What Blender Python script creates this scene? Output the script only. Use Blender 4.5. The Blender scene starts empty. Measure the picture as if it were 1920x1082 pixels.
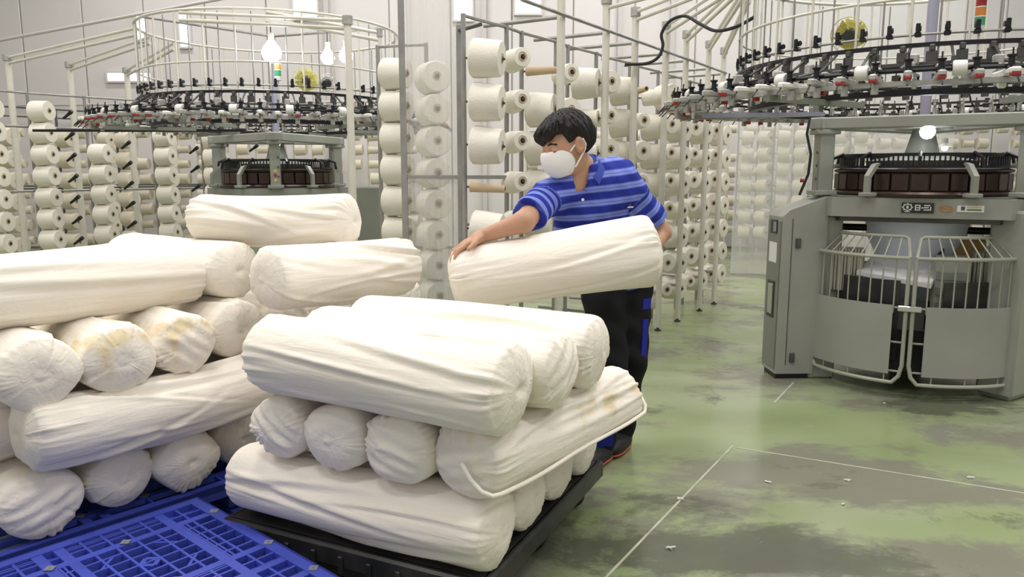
import bpy, math, random
import numpy as np
from mathutils import Vector, Matrix, Euler
PI = math.pi
scn = bpy.context.scene
COL = scn.collection
# ------------------------------------------------------------------ camera
cam = bpy.data.cameras.new('camera'); cam.sensor_width = 36.0; cam.lens = 27.0
cam.clip_end = 100
co = bpy.data.objects.new('camera', cam); COL.objects.link(co)
co.location = (0, 0, 1.30); co.rotation_euler = (math.radians(90 - 8.725), 0, 0)
scn.camera = co
# ------------------------------------------------------------------ world, lights, exposure
w = bpy.data.worlds.new('world'); scn.world = w; w.use_nodes = True
w.node_tree.nodes['Background'].inputs[0].default_value = (1.0, 0.97, 0.95, 1)
w.node_tree.nodes['Background'].inputs[1].default_value = 0.62
scn.view_settings.view_transform = 'Standard'; scn.view_settings.look = 'None'
scn.view_settings.exposure = -0.27; scn.view_settings.gamma = 1.0
scn.view_settings.use_curve_mapping = False
CEIL = 6.2
LIGHT_SPOTS = [(x, y) for x in (-5.2, -1.6, 2.0, 5.6) for y in (0.6, 3.6, 6.8, 11.0)]
for (x, y) in LIGHT_SPOTS:  # unseen ceiling lights, added to brighten the bale tops from above
    L = bpy.data.lights.new('added_key_light', 'AREA'); L.shape = 'RECTANGLE'
    L.size = 1.5; L.size_y = 0.45; L.energy = 104; L.color = (1.0, 0.968, 0.955)
    lo = bpy.data.objects.new('added_key_light', L); COL.objects.link(lo)
    lo.location = (x, y, CEIL - 0.125)

# ------------------------------------------------------------------ materials
M = {}
def mat(name, col, rough=0.5, metal=0.0, var=0.0, vscale=8.0, bump=0.0, bscale=40.0, col2=None, emit=None, estr=0.0, spec=0.5, stretch=None):
    m = bpy.data.materials.new(name); m.use_nodes = True
    nt = m.node_tree; b = nt.nodes['Principled BSDF']
    b.inputs['Base Color'].default_value = (*col, 1); b.inputs['Roughness'].default_value = rough
    b.inputs['Metallic'].default_value = metal; b.inputs['Specular IOR Level'].default_value = spec
    if emit:
        b.inputs['Emission Color'].default_value = (*emit, 1); b.inputs['Emission Strength'].default_value = estr
    tc = None
    if var or bump:
        tc = nt.nodes.new('ShaderNodeTexCoord'); mp = nt.nodes.new('ShaderNodeMapping')
        nt.links.new(tc.outputs['Object'], mp.inputs[0])
        if stretch: mp.inputs['Scale'].default_value = stretch
    if var:
        n = nt.nodes.new('ShaderNodeTexNoise'); n.inputs['Scale'].default_value = vscale; n.inputs['Detail'].default_value = 4
        nt.links.new(mp.outputs[0], n.inputs['Vector'])
        r = nt.nodes.new('ShaderNodeMix'); r.data_type = 'RGBA'
        c2 = col2 or tuple(c * (1 - var) for c in col)
        r.inputs[6].default_value = (*col, 1); r.inputs[7].default_value = (*c2, 1)
        rm = nt.nodes.new('ShaderNodeMapRange'); rm.inputs[1].default_value = 0.38; rm.inputs[2].default_value = 0.66
        nt.links.new(n.outputs['Fac'], rm.inputs[0]); nt.links.new(rm.outputs[0], r.inputs[0])
        nt.links.new(r.outputs[2], b.inputs['Base Color'])
    if bump:
        n2 = nt.nodes.new('ShaderNodeTexNoise'); n2.inputs['Scale'].default_value = bscale; n2.inputs['Detail'].default_value = 3
        nt.links.new(mp.outputs[0], n2.inputs['Vector'])
        bp = nt.nodes.new('ShaderNodeBump'); bp.inputs['Strength'].default_value = bump; bp.inputs['Distance'].default_value = 0.01
        nt.links.new(n2.outputs['Fac'], bp.inputs['Height']); nt.links.new(bp.outputs[0], b.inputs['Normal'])
    M[name] = m; return m

mat('cream_paint', (0.66, 0.63, 0.55), 0.4, var=0.08, vscale=5)
mat('grey_steel', (0.33, 0.32, 0.30), 0.45, 0.5, var=0.2, vscale=9)
mat('dark_steel', (0.10, 0.095, 0.09), 0.45, 0.4, var=0.3, vscale=10)
mat('black_plastic', (0.018, 0.018, 0.018), 0.38, var=0.4, vscale=9, col2=(0.045, 0.043, 0.04))
mat('rubber', (0.02, 0.02, 0.02), 0.7)
mat('machine_green', (0.325, 0.33, 0.29), 0.42, var=0.06, vscale=4)
mat('machine_dark_green', (0.21, 0.22, 0.185), 0.42, var=0.08, vscale=4)
mat('gate_paint', (0.36, 0.36, 0.295), 0.4, var=0.06, vscale=4)
mat('brown_metal', (0.065, 0.038, 0.030), 0.35, 0.5, var=0.3, vscale=14)
mat('black_metal', (0.012, 0.012, 0.014), 0.4, 0.3)
mat('chrome', (0.62, 0.62, 0.62), 0.25, 0.9)
mat('feeder_grey', (0.42, 0.41, 0.38), 0.45, 0.2, var=0.25, vscale=20)
mat('white_plastic', (0.72, 0.71, 0.66), 0.4)
mat('red_plastic', (0.36, 0.02, 0.02), 0.4)
mat('orange_plastic', (0.62, 0.22, 0.04), 0.4)
mat('green_plastic', (0.05, 0.33, 0.15), 0.4)
mat('yellow_plastic', (0.62, 0.56, 0.16), 0.45)
mat('yarn', (0.76, 0.725, 0.63), 0.9, var=0.05, vscale=6, bump=0.25, bscale=90, spec=0.1)
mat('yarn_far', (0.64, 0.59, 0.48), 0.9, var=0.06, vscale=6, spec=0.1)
mat('paper_tube', (0.50, 0.38, 0.24), 0.8)
mat('hole_shade', (0.015, 0.014, 0.012), 0.8)
mat('blue_pallet', (0.055, 0.085, 0.50), 0.45, var=0.25, vscale=3)
mat('pad_grey', (0.20, 0.21, 0.25), 0.8)
mat('lavender_metal', (0.34, 0.33, 0.42), 0.4, 0.3)
mat('skin', (0.50, 0.27, 0.17), 0.55, var=0.12, vscale=14, bump=0.05, bscale=60)
mat('hair', (0.006, 0.005, 0.0045), 0.5, spec=0.3, var=0.4, vscale=60, col2=(0.014, 0.010, 0.008), bump=0.5, bscale=120, stretch=(1, 1, 0.25))
mat('mask_cloth', (0.80, 0.78, 0.76), 0.85, bump=0.12, bscale=25, spec=0.1)
mat('trousers', (0.010, 0.010, 0.012), 0.8, bump=0.3, bscale=14, spec=0.2)
mat('blue_trim', (0.018, 0.025, 0.26), 0.75, spec=0.2)
mat('shoe_black', (0.012, 0.012, 0.012), 0.6)
mat('shoe_sole', (0.45, 0.09, 0.04), 0.6)
mat('navy_collar', (0.055, 0.085, 0.40), 0.85, spec=0.2)
mat('eye_dark', (0.03, 0.02, 0.015), 0.4)
mat('knit_white', (0.76, 0.80, 0.90), 0.85, var=0.05, vscale=6, bump=0.2, bscale=12, spec=0.1)  # bluish tint puts the blue light inside the machine into the fabric colour
mat('paper_white', (0.75, 0.75, 0.76), 0.7)
mat('cardboard', (0.50, 0.33, 0.13), 0.8)
mat('sticker_white', (0.78, 0.78, 0.76), 0.5)
mat('wall_panel', (0.69, 0.66, 0.65), 0.32, var=0.05, vscale=0.6)
mat('wall_joint', (0.56, 0.53, 0.52), 0.6)
mat('ceiling_panel', (0.78, 0.78, 0.78), 0.6)
mat('window_light', (0.8, 0.85, 0.95), 0.3, emit=(0.88, 0.94, 1.0), estr=2.6)
mat('window_sky', (0.75, 0.85, 1.0), 0.3, emit=(0.66, 0.82, 1.0), estr=16.0)
mat('lamp_glow', (1, 1, 1), 0.3, emit=(0.88, 0.93, 1.0), estr=30)
mat('tube_glow', (1, 1, 1), 0.3, emit=(0.80, 0.86, 1.0), estr=3.0)
mat('lint', (0.72, 0.71, 0.66), 0.95, spec=0.05)
mat('joint_filler', (0.50, 0.51, 0.40), 0.7, var=0.25, vscale=12)

def cloth_mat(name, stain):
    m = bpy.data.materials.new(name); m.use_nodes = True; nt = m.node_tree; b = nt.nodes['Principled BSDF']
    N = nt.nodes.new; Lk = nt.links.new
    tc = N('ShaderNodeTexCoord'); mp = N('ShaderNodeMapping'); Lk(tc.outputs['Object'], mp.inputs[0])
    n = N('ShaderNodeTexNoise'); n.inputs['Scale'].default_value = 3.0; n.inputs['Detail'].default_value = 3
    Lk(mp.outputs[0], n.inputs['Vector'])
    mx = N('ShaderNodeMix'); mx.data_type = 'RGBA'
    mx.inputs[6].default_value = (0.86, 0.818, 0.74, 1); mx.inputs[7].default_value = (0.83, 0.765, 0.665, 1)
    Lk(n.outputs['Fac'], mx.inputs[0]); out = mx.outputs[2]
    if stain:
        n3 = N('ShaderNodeTexNoise'); n3.inputs['Scale'].default_value = 7.0; n3.inputs['Detail'].default_value = 6
        Lk(mp.outputs[0], n3.inputs['Vector'])
        rm = N('ShaderNodeMapRange'); rm.inputs[1].default_value = 0.585; rm.inputs[2].default_value = 0.68; rm.inputs[4].default_value = 0.7
        Lk(n3.outputs['Fac'], rm.inputs[0])
        m2 = N('ShaderNodeMix'); m2.data_type = 'RGBA'; m2.inputs[7].default_value = (0.70, 0.56, 0.30, 1)
        Lk(out, m2.inputs[6]); Lk(rm.outputs[0], m2.inputs[0]); out = m2.outputs[2]
    Lk(out, b.inputs['Base Color']); b.inputs['Roughness'].default_value = 0.9
    b.inputs['Specular IOR Level'].default_value = 0.08
    mp2 = N('ShaderNodeMapping'); mp2.inputs['Scale'].default_value = (5, 26, 26); Lk(tc.outputs['Object'], mp2.inputs[0])
    nb = N('ShaderNodeTexNoise'); nb.inputs['Scale'].default_value = 1.0; nb.inputs['Detail'].default_value = 3; nb.inputs['Distortion'].default_value = 0.6
    Lk(mp2.outputs[0], nb.inputs['Vector'])
    bp = N('ShaderNodeBump'); bp.inputs['Strength'].default_value = 0.45; bp.inputs['Distance'].default_value = 0.012
    Lk(nb.outputs['Fac'], bp.inputs['Height'])
    nb2 = N('ShaderNodeTexNoise'); nb2.inputs['Scale'].default_value = 60.0; nb2.inputs['Detail'].default_value = 2
    Lk(mp.outputs[0], nb2.inputs['Vector'])
    bp2 = N('ShaderNodeBump'); bp2.inputs['Strength'].default_value = 0.12; bp2.inputs['Distance'].default_value = 0.005
    Lk(nb2.outputs['Fac'], bp2.inputs['Height']); Lk(bp.outputs[0], bp2.inputs['Normal'])
    Lk(bp2.outputs[0], b.inputs['Normal'])
    M[name] = m
cloth_mat('cloth', False); cloth_mat('cloth_stained', True)

def plastic_sheet(name, milk):
    m = bpy.data.materials.new(name); m.use_nodes = True; nt = m.node_tree
    for nn in list(nt.nodes): nt.nodes.remove(nn)
    N = nt.nodes.new
    o = N('ShaderNodeOutputMaterial'); t = N('ShaderNodeBsdfTransparent'); d = N('ShaderNodeBsdfDiffuse'); g = N('ShaderNodeBsdfGlossy')
    t.inputs[0].default_value = (0.97, 0.97, 0.96, 1); d.inputs[0].default_value = (0.72, 0.71, 0.68, 1); g.inputs['Roughness'].default_value = 0.12
    a = N('ShaderNodeMixShader'); a.inputs[0].default_value = milk
    b = N('ShaderNodeMixShader'); b.inputs[0].default_value = 0.05
    nt.links.new(t.outputs[0], a.inputs[1]); nt.links.new(d.outputs[0], a.inputs[2])
    nt.links.new(a.outputs[0], b.inputs[1]); nt.links.new(g.outputs[0], b.inputs[2]); nt.links.new(b.outputs[0], o.inputs[0])
    M[name] = m
plastic_sheet('clear_plastic', 0.36)
plastic_sheet('clear_plastic_haze', 0.42)

def floor_mat():
    m = bpy.data.materials.new('floor_epoxy'); m.use_nodes = True; nt = m.node_tree; b = nt.nodes['Principled BSDF']
    N = nt.nodes.new; Lk = nt.links.new
    tc = N('ShaderNodeTexCoord'); mp = N('ShaderNodeMapping'); Lk(tc.outputs['Object'], mp.inputs[0])
    mp.inputs['Rotation'].default_value = (0, 0, math.radians(25)); mp.inputs['Scale'].default_value = (0.85, 1.25, 1)
    def noise(sc, det, dist, rough=0.55):
        n = N('ShaderNodeTexNoise'); n.inputs['Scale'].default_value = sc; n.inputs['Detail'].default_value = det
        n.inputs['Distortion'].default_value = dist; n.inputs['Roughness'].default_value = rough; Lk(mp.outputs[0], n.inputs['Vector']); return n
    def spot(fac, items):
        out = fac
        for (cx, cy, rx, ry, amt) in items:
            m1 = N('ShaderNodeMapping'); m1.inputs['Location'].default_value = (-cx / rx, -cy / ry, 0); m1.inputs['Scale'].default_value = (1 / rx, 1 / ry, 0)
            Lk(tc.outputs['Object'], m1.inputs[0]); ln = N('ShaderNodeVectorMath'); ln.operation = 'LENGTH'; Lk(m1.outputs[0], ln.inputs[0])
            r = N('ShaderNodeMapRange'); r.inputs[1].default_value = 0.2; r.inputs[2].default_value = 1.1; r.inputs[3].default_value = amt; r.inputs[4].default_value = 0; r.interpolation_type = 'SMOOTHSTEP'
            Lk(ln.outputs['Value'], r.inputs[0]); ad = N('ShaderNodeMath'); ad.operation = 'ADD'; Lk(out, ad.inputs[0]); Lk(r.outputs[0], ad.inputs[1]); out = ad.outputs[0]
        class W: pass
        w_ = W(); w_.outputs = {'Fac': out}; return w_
    def rng(n, a, c, hi=1.0):
        r = N('ShaderNodeMapRange'); r.inputs[1].default_value = a; r.inputs[2].default_value = c; r.inputs[4].default_value = hi
        Lk(n.outputs['Fac'], r.inputs[0]); return r.outputs[0]
    def mix(a, bcol, f):
        x = N('ShaderNodeMix'); x.data_type = 'RGBA'
        if isinstance(a, tuple): x.inputs[6].default_value = (*a, 1)
        else: Lk(a, x.inputs[6])
        x.inputs[7].default_value = (*bcol, 1); Lk(f, x.inputs[0]); return x.outputs[2]
    c = mix((0.285, 0.335, 0.19), (0.24, 0.295, 0.135), rng(noise(0.8, 3, 0.2), 0.40, 0.62))
    c = mix(c, (0.345, 0.36, 0.255), rng(noise(0.55, 4, 0.5), 0.52, 0.66, 0.8))
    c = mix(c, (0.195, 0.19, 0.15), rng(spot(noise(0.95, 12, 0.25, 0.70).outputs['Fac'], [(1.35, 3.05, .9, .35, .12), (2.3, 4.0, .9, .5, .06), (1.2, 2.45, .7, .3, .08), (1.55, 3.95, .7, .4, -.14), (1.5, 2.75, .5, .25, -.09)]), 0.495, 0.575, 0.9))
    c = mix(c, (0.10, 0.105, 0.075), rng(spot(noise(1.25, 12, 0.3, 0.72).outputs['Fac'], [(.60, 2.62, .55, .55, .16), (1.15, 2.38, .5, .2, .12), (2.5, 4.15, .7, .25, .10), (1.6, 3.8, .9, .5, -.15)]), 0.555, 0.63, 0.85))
    c = mix(c, (0.36, 0.38, 0.27), rng(noise(7, 8, 0.8, 0.7), 0.64, 0.72, 0.45))
    Lk(c, b.inputs['Base Color'])
    rr = N('ShaderNodeMapRange'); rr.inputs[3].default_value = 0.12; rr.inputs[4].default_value = 0.30
    Lk(noise(3, 6, 0.3).outputs['Fac'], rr.inputs[0]); Lk(rr.outputs[0], b.inputs['Roughness'])
    b.inputs['Specular IOR Level'].default_value = 0.45
    bp = N('ShaderNodeBump'); bp.inputs['Strength'].default_value = 0.06; bp.inputs['Distance'].default_value = 0.01
    Lk(noise(6, 6, 0.2).outputs['Fac'], bp.inputs['Height']); Lk(bp.outputs[0], b.inputs['Normal'])
    M['floor_epoxy'] = m
floor_mat()

def shirt_mat():
    m = bpy.data.materials.new('striped_jersey'); m.use_nodes = True; nt = m.node_tree; b = nt.nodes['Principled BSDF']
    N = nt.nodes.new; Lk = nt.links.new
    at = N('ShaderNodeAttribute'); at.attribute_name = 'stripe'
    md = N('ShaderNodeMath'); md.operation = 'FRACT'
    mu = N('ShaderNodeMath'); mu.operation = 'MULTIPLY'; mu.inputs[1].default_value = 1 / 0.056
    Lk(at.outputs['Fac'], mu.inputs[0]); Lk(mu.outputs[0], md.inputs[0])
    cr = N('ShaderNodeValToRGB'); cr.color_ramp.interpolation = 'CONSTANT'
    dk = (0.022, 0.034, 0.27, 1); md_ = (0.055, 0.085, 0.42, 1); lt = (0.20, 0.25, 0.62, 1)
    e = cr.color_ramp.elements; e[0].position = 0; e[0].color = dk; e[1].position = 0.46; e[1].color = md_
    for pz, cc in ((0.52, lt), (0.70, md_), (0.735, lt), (0.93, md_)):
        x = e.new(pz); x.color = cc
    Lk(md.outputs[0], cr.inputs[0]); Lk(cr.outputs[0], b.inputs['Base Color'])
    b.inputs['Roughness'].default_value = 0.85; b.inputs['Specular IOR Level'].default_value = 0.15
    tc = N('ShaderNodeTexCoord'); n = N('ShaderNodeTexNoise'); n.inputs['Scale'].default_value = 11; n.inputs['Distortion'].default_value = 0.8
    Lk(tc.outputs['Object'], n.inputs['Vector']); bp = N('ShaderNodeBump'); bp.inputs['Strength'].default_value = 0.5; bp.inputs['Distance'].default_value = 0.02
    Lk(n.outputs['Fac'], bp.inputs['Height']); Lk(bp.outputs[0], b.inputs['Normal'])
    M['striped_jersey'] = m
shirt_mat()

# ------------------------------------------------------------------ helpers
def tag(o, label=None, cat=None, group=None, kind=None):
    if label: o['label'] = label
    if cat: o['category'] = cat
    if group: o['group'] = group
    if kind: o['kind'] = kind
    return o
def empty(name, loc=(0, 0, 0), rz=0.0):
    o = bpy.data.objects.new(name, None); COL.objects.link(o); o.empty_display_size = 0.1
    o.location = loc; o.rotation_euler = (0, 0, rz); return o
class MB:
    def __init__(s): s.v = []; s.f = []; s.smooth = True
    def add(s, vs, fs):
        n = len(s.v); s.v += [tuple(p) for p in vs]; s.f += [tuple(i + n for i in f) for f in fs]; return s
    def box(s, c, d, rz=0.0, bev=0.0):
        x, y, z = (k / 2 for k in d)
        if bev <= 0:
            vs = [(-x, -y, -z), (x, -y, -z), (x, y, -z), (-x, y, -z), (-x, -y, z), (x, -y, z), (x, y, z), (-x, y, z)]
            fs = [(3, 2, 1, 0), (4, 5, 6, 7), (0, 1, 5, 4), (1, 2, 6, 5), (2, 3, 7, 6), (3, 0, 4, 7)]
        else:
            b = min(bev, x * .9, y * .9, z * .9); vs = []; idx = {}
            for sx in (-1, 1):
                for sy in (-1, 1):
                    for sz in (-1, 1):
                        for ax in range(3):
                            q = [sx * (x - b), sy * (y - b), sz * (z - b)]
                            q[ax] += (sx, sy, sz)[ax] * b
                            idx[(sx, sy, sz, ax)] = len(vs); vs.append(tuple(q))
            I = lambda sx, sy, sz, ax: idx[(sx, sy, sz, ax)]; fs = []
            for t in (-1, 1):
                a = [I(t, -1, -1, 0), I(t, 1, -1, 0), I(t, 1, 1, 0), I(t, -1, 1, 0)]; fs.append(tuple(a if t > 0 else a[::-1]))
                a = [I(-1, t, -1, 1), I(-1, t, 1, 1), I(1, t, 1, 1), I(1, t, -1, 1)]; fs.append(tuple(a if t > 0 else a[::-1]))
                a = [I(-1, -1, t, 2), I(1, -1, t, 2), I(1, 1, t, 2), I(-1, 1, t, 2)]; fs.append(tuple(a if t > 0 else a[::-1]))
            for s1 in (-1, 1):
                for s2 in (-1, 1):
                    fs.append((I(s1, s2, -1, 0), I(s1, s2, 1, 0), I(s1, s2, 1, 1), I(s1, s2, -1, 1)))
                    fs.append((I(s1, -1, s2, 0), I(s1, 1, s2, 0), I(s1, 1, s2, 2), I(s1, -1, s2, 2)))
                    fs.append((I(-1, s1, s2, 1), I(1, s1, s2, 1), I(1, s1, s2, 2), I(-1, s1, s2, 2)))
                    for s3 in (-1, 1): fs.append((I(s1, s2, s3, 0), I(s1, s2, s3, 1), I(s1, s2, s3, 2)))
        cz, sn = math.cos(rz), math.sin(rz)
        return s.add([(c[0] + p[0] * cz - p[1] * sn, c[1] + p[0] * sn + p[1] * cz, c[2] + p[2]) for p in vs], fs)
    def path(s, pts, r, seg=8, closed=False, cap=True, sq=None):
        pts = [Vector(p) for p in pts]; n = len(pts); rs = r if isinstance(r, (list, tuple)) else [r] * n
        vs = []; up = None
        for i, p in enumerate(pts):
            a = pts[(i - 1) % n] if (closed or i > 0) else p; b = pts[(i + 1) % n] if (closed or i < n - 1) else p
            t = (b - a).normalized()
            if up is None:
                up = Vector((0, 0, 1)) if abs(t.z) < 0.9 else Vector((1, 0, 0))
            u = (up - t * up.dot(t)).normalized(); up = u; v = t.cross(u)
            for k in range(seg):
                an = 2 * PI * k / seg + (PI / seg if seg == 4 else 0)
                vs.append(p + (u * math.cos(an) + v * math.sin(an)) * rs[i])
        fs = []; m = n if closed else n - 1
        for i in range(m):
            for k in range(seg):
                j = (i + 1) % n
                fs.append((i * seg + k, i * seg + (k + 1) % seg, j * seg + (k + 1) % seg, j * seg + k))
        if not closed and cap:
            fs.append(tuple(range(seg))[::-1]); fs.append(tuple((n - 1) * seg + k for k in range(seg)))
        return s.add(vs, fs)
    def tube(s, a, b, r, seg=8): return s.path([a, b], r, seg)
    def lathe(s, prof, seg=24, axis='Z', off=(0, 0, 0)):
        vs = []; n = len(prof)
        for (r, z) in prof:
            for k in range(seg):
                a = 2 * PI * k / seg; x, y = r * math.cos(a), r * math.sin(a)
                q = (x, y, z) if axis == 'Z' else (z, x, y) if axis == 'X' else (y, z, x)
                vs.append((q[0] + off[0], q[1] + off[1], q[2] + off[2]))
        fs = []
        for i in range(n - 1):
            for k in range(seg):
                fs.append((i * seg + k, i * seg + (k + 1) % seg, (i + 1) * seg + (k + 1) % seg, (i + 1) * seg + k))
        if prof[0][0] > 1e-6: fs.append(tuple(range(seg))[::-1])
        if prof[-1][0] > 1e-6: fs.append(tuple((n - 1) * seg + k for k in range(seg)))
        return s.add(vs, fs)
    def ring(s, R, prof, z=0.0, seg=72, a0=0.0, a1=2 * PI):
        full = abs(a1 - a0 - 2 * PI) < 1e-6; n = seg if full else seg + 1; m = len(prof); vs = []
        for i in range(n):
            a = a0 + (a1 - a0) * i / seg
            for (dr, dz) in prof: vs.append(((R + dr) * math.cos(a), (R + dr) * math.sin(a), z + dz))
        fs = []
        for i in range(seg):
            j = (i + 1) % n
            for k in range(m): fs.append((i * m + k, j * m + k, j * m + (k + 1) % m, i * m + (k + 1) % m))
        if not full:
            fs.append(tuple(range(m))[::-1]); fs.append(tuple((n - 1) * m + k for k in range(m)))
        return s.add(vs, fs)
    def prism(s, poly, z0, z1):
        n = len(poly); vs = [(x, y, z0) for x, y in poly] + [(x, y, z1) for x, y in poly]
        fs = [tuple(range(n))[::-1], tuple(range(n, 2 * n))] + [(i, (i + 1) % n, n + (i + 1) % n, n + i) for i in range(n)]
        return s.add(vs, fs)
    def mesh(s, name, m, smooth=None):
        me = bpy.data.meshes.new(name); me.from_pydata(s.v, [], s.f); me.materials.append(M[m] if isinstance(m, str) else m)
        sm = s.smooth if smooth is None else smooth
        if sm:
            me.polygons.foreach_set('use_smooth', [True] * len(me.polygons))
            try: me.set_sharp_from_angle(angle=math.radians(38))
            except Exception: pass
        me.update(); return me
    def build(s, name, m, parent=None, loc=(0, 0, 0), rz=0.0):
        return put(name, s.mesh(name, m), parent, loc, (0, 0, rz))
def put(name, me, parent=None, loc=(0, 0, 0), rot=(0, 0, 0), scale=(1, 1, 1)):
    o = bpy.data.objects.new(name, me); COL.objects.link(o); o.parent = parent
    o.location = loc; o.rotation_euler = rot; o.scale = scale; return o
def circ(r, n=6): return [(r * math.cos(2 * PI * k / n), r * math.sin(2 * PI * k / n)) for k in range(n)]
def rect(a, b): return [(-a / 2, -b / 2), (a / 2, -b / 2), (a / 2, b / 2), (-a / 2, b / 2)]
ORD = ['first', 'second', 'third', 'fourth', 'fifth', 'sixth', 'seventh', 'eighth', 'ninth', 'tenth', 'eleventh', 'twelfth', 'thirteenth', 'fourteenth', 'fifteenth', 'sixteenth', 'seventeenth', 'eighteenth']
def smstep(a, b, x):
    t = np.clip((x - a) / (b - a), 0, 1); return t * t * (3 - 2 * t)

# ================================================================== the setting
fl = MB().box((1.0, 5.6, -0.05), (22.4, 15.6, 0.1)).build('floor', 'floor_epoxy'); tag(fl, kind='structure')
def strip(a, b, wd=0.009):
    a = Vector(a); b = Vector(b); d = b - a
    MB().box(((a.x + b.x) / 2, (a.y + b.y) / 2, 0.0006), (d.length, wd, 0.0016), math.atan2(d.y, d.x)).build('joint_line', 'joint_filler', fl)
G = Vector((0.530, 0.848)); GP = Vector((0.848, -0.530))          # direction of the creel rows and floor joints
J0 = Vector((1.046, 3.50))
strip(J0 - G * 3.2, J0 + G * 0.02); strip(J0 + G * 0.83, J0 + G * 1.32)
strip(J0 + Vector((0.02, -0.01)), J0 + Vector((0.89, -0.455)) * 2.6, 0.008)
wb = MB().box((1.0, 13.16, 3.1), (22.0, 0.2, 6.2)).build('wall_back', 'wall_joint'); tag(wb, kind='structure')
pan = MB().box((0, 0, 0), (0.985, 0.05, 6.16), bev=0.012).mesh('wall_panel', 'wall_panel')
for i in range(22): put('wall_panel', pan, wb, (-9.5 + i + 0.0, 13.045, 3.1))
wl = MB().box((-10.1, 5.6, 3.1), (0.2, 15.4, 6.2)).build('wall_left', 'wall_panel'); tag(wl, kind='structure')
wr = MB().box((12.1, 5.6, 3.1), (0.2, 15.4, 6.2)).build('wall_right', 'wall_panel'); tag(wr, kind='structure')
ce = MB().box((1.0, 5.6, CEIL + 0.05), (22.4, 15.6, 0.1)).build('ceiling', 'ceiling_panel'); tag(ce, kind='structure')
def window(n, x0, x1, z0, z1):
    wm = 'window_sky' if n == 1 else 'window_light'
    e = empty('window_%d' % n, ((x0 + x1) / 2, 13.0, z0)); tag(e, kind='structure')
    wd, h = x1 - x0, z1 - z0
    MB().box((0, 0.0, h / 2), (wd, 0.012, h)).build('pane', wm, e)
    f = MB()
    for sx in (-1, 1): f.box((sx * (wd / 2 + 0.015), -0.01, h / 2), (0.03, 0.05, h + 0.06))
    for zz in (-0.015, h + 0.015): f.box((0, -0.01, zz), (wd, 0.05, 0.03))
    f.build('window_frame', 'wall_panel', e)
for n, a in enumerate([(5.4, 8.1, 4.9, 5.9), (-6.09, -5.95, 3.40, 3.80), (-5.40, -5.25, 3.30, 3.82), (-3.53, -3.16, 3.74, 4.3), (-0.94, -0.65, 3.72, 4.3),
                       (0.06, 0.46, 3.82, 4.3), (-6.63, -5.93, 2.76, 2.88)]): window(n + 1, *a)  # last pane is a glowing strip painting a tube light's reflection
# roof rails that cross the wall
for n, (a, b, r) in enumerate([((-7.35, 11.0, 3.03), (-3.0, 11.0, 3.80), 0.022), ((-8.3, 12.85, 2.35), (-2.0, 12.85, 2.42), 0.02)]):
    tag(MB().tube(a, b, r, 10).build('trim_%d' % (n + 1), 'wall_joint'), kind='structure')
for n, x in enumerate((-3.0, -0.45, 1.75, 2.6, 4.6)):
    tag(MB().box((x, 12.96, 3.1), (0.07, 0.09, 6.2)).build('trim_%d' % (n + 3), 'wall_joint'), kind='structure')
for i, (x, y) in enumerate(LIGHT_SPOTS):
    c = empty('added_ceiling_light', (x, y, CEIL)); tag(c, 'added unseen ceiling light fitting, row %s from the left, %s from the front' % (ORD[i // 4], ORD[i % 4]), 'lamp', 'added ceiling light fittings')
    MB().box((0, 0, -0.05), (1.6, 0.55, 0.1), bev=0.01).build('housing', 'white_plastic', c)  # housing added around each unseen area light

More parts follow.
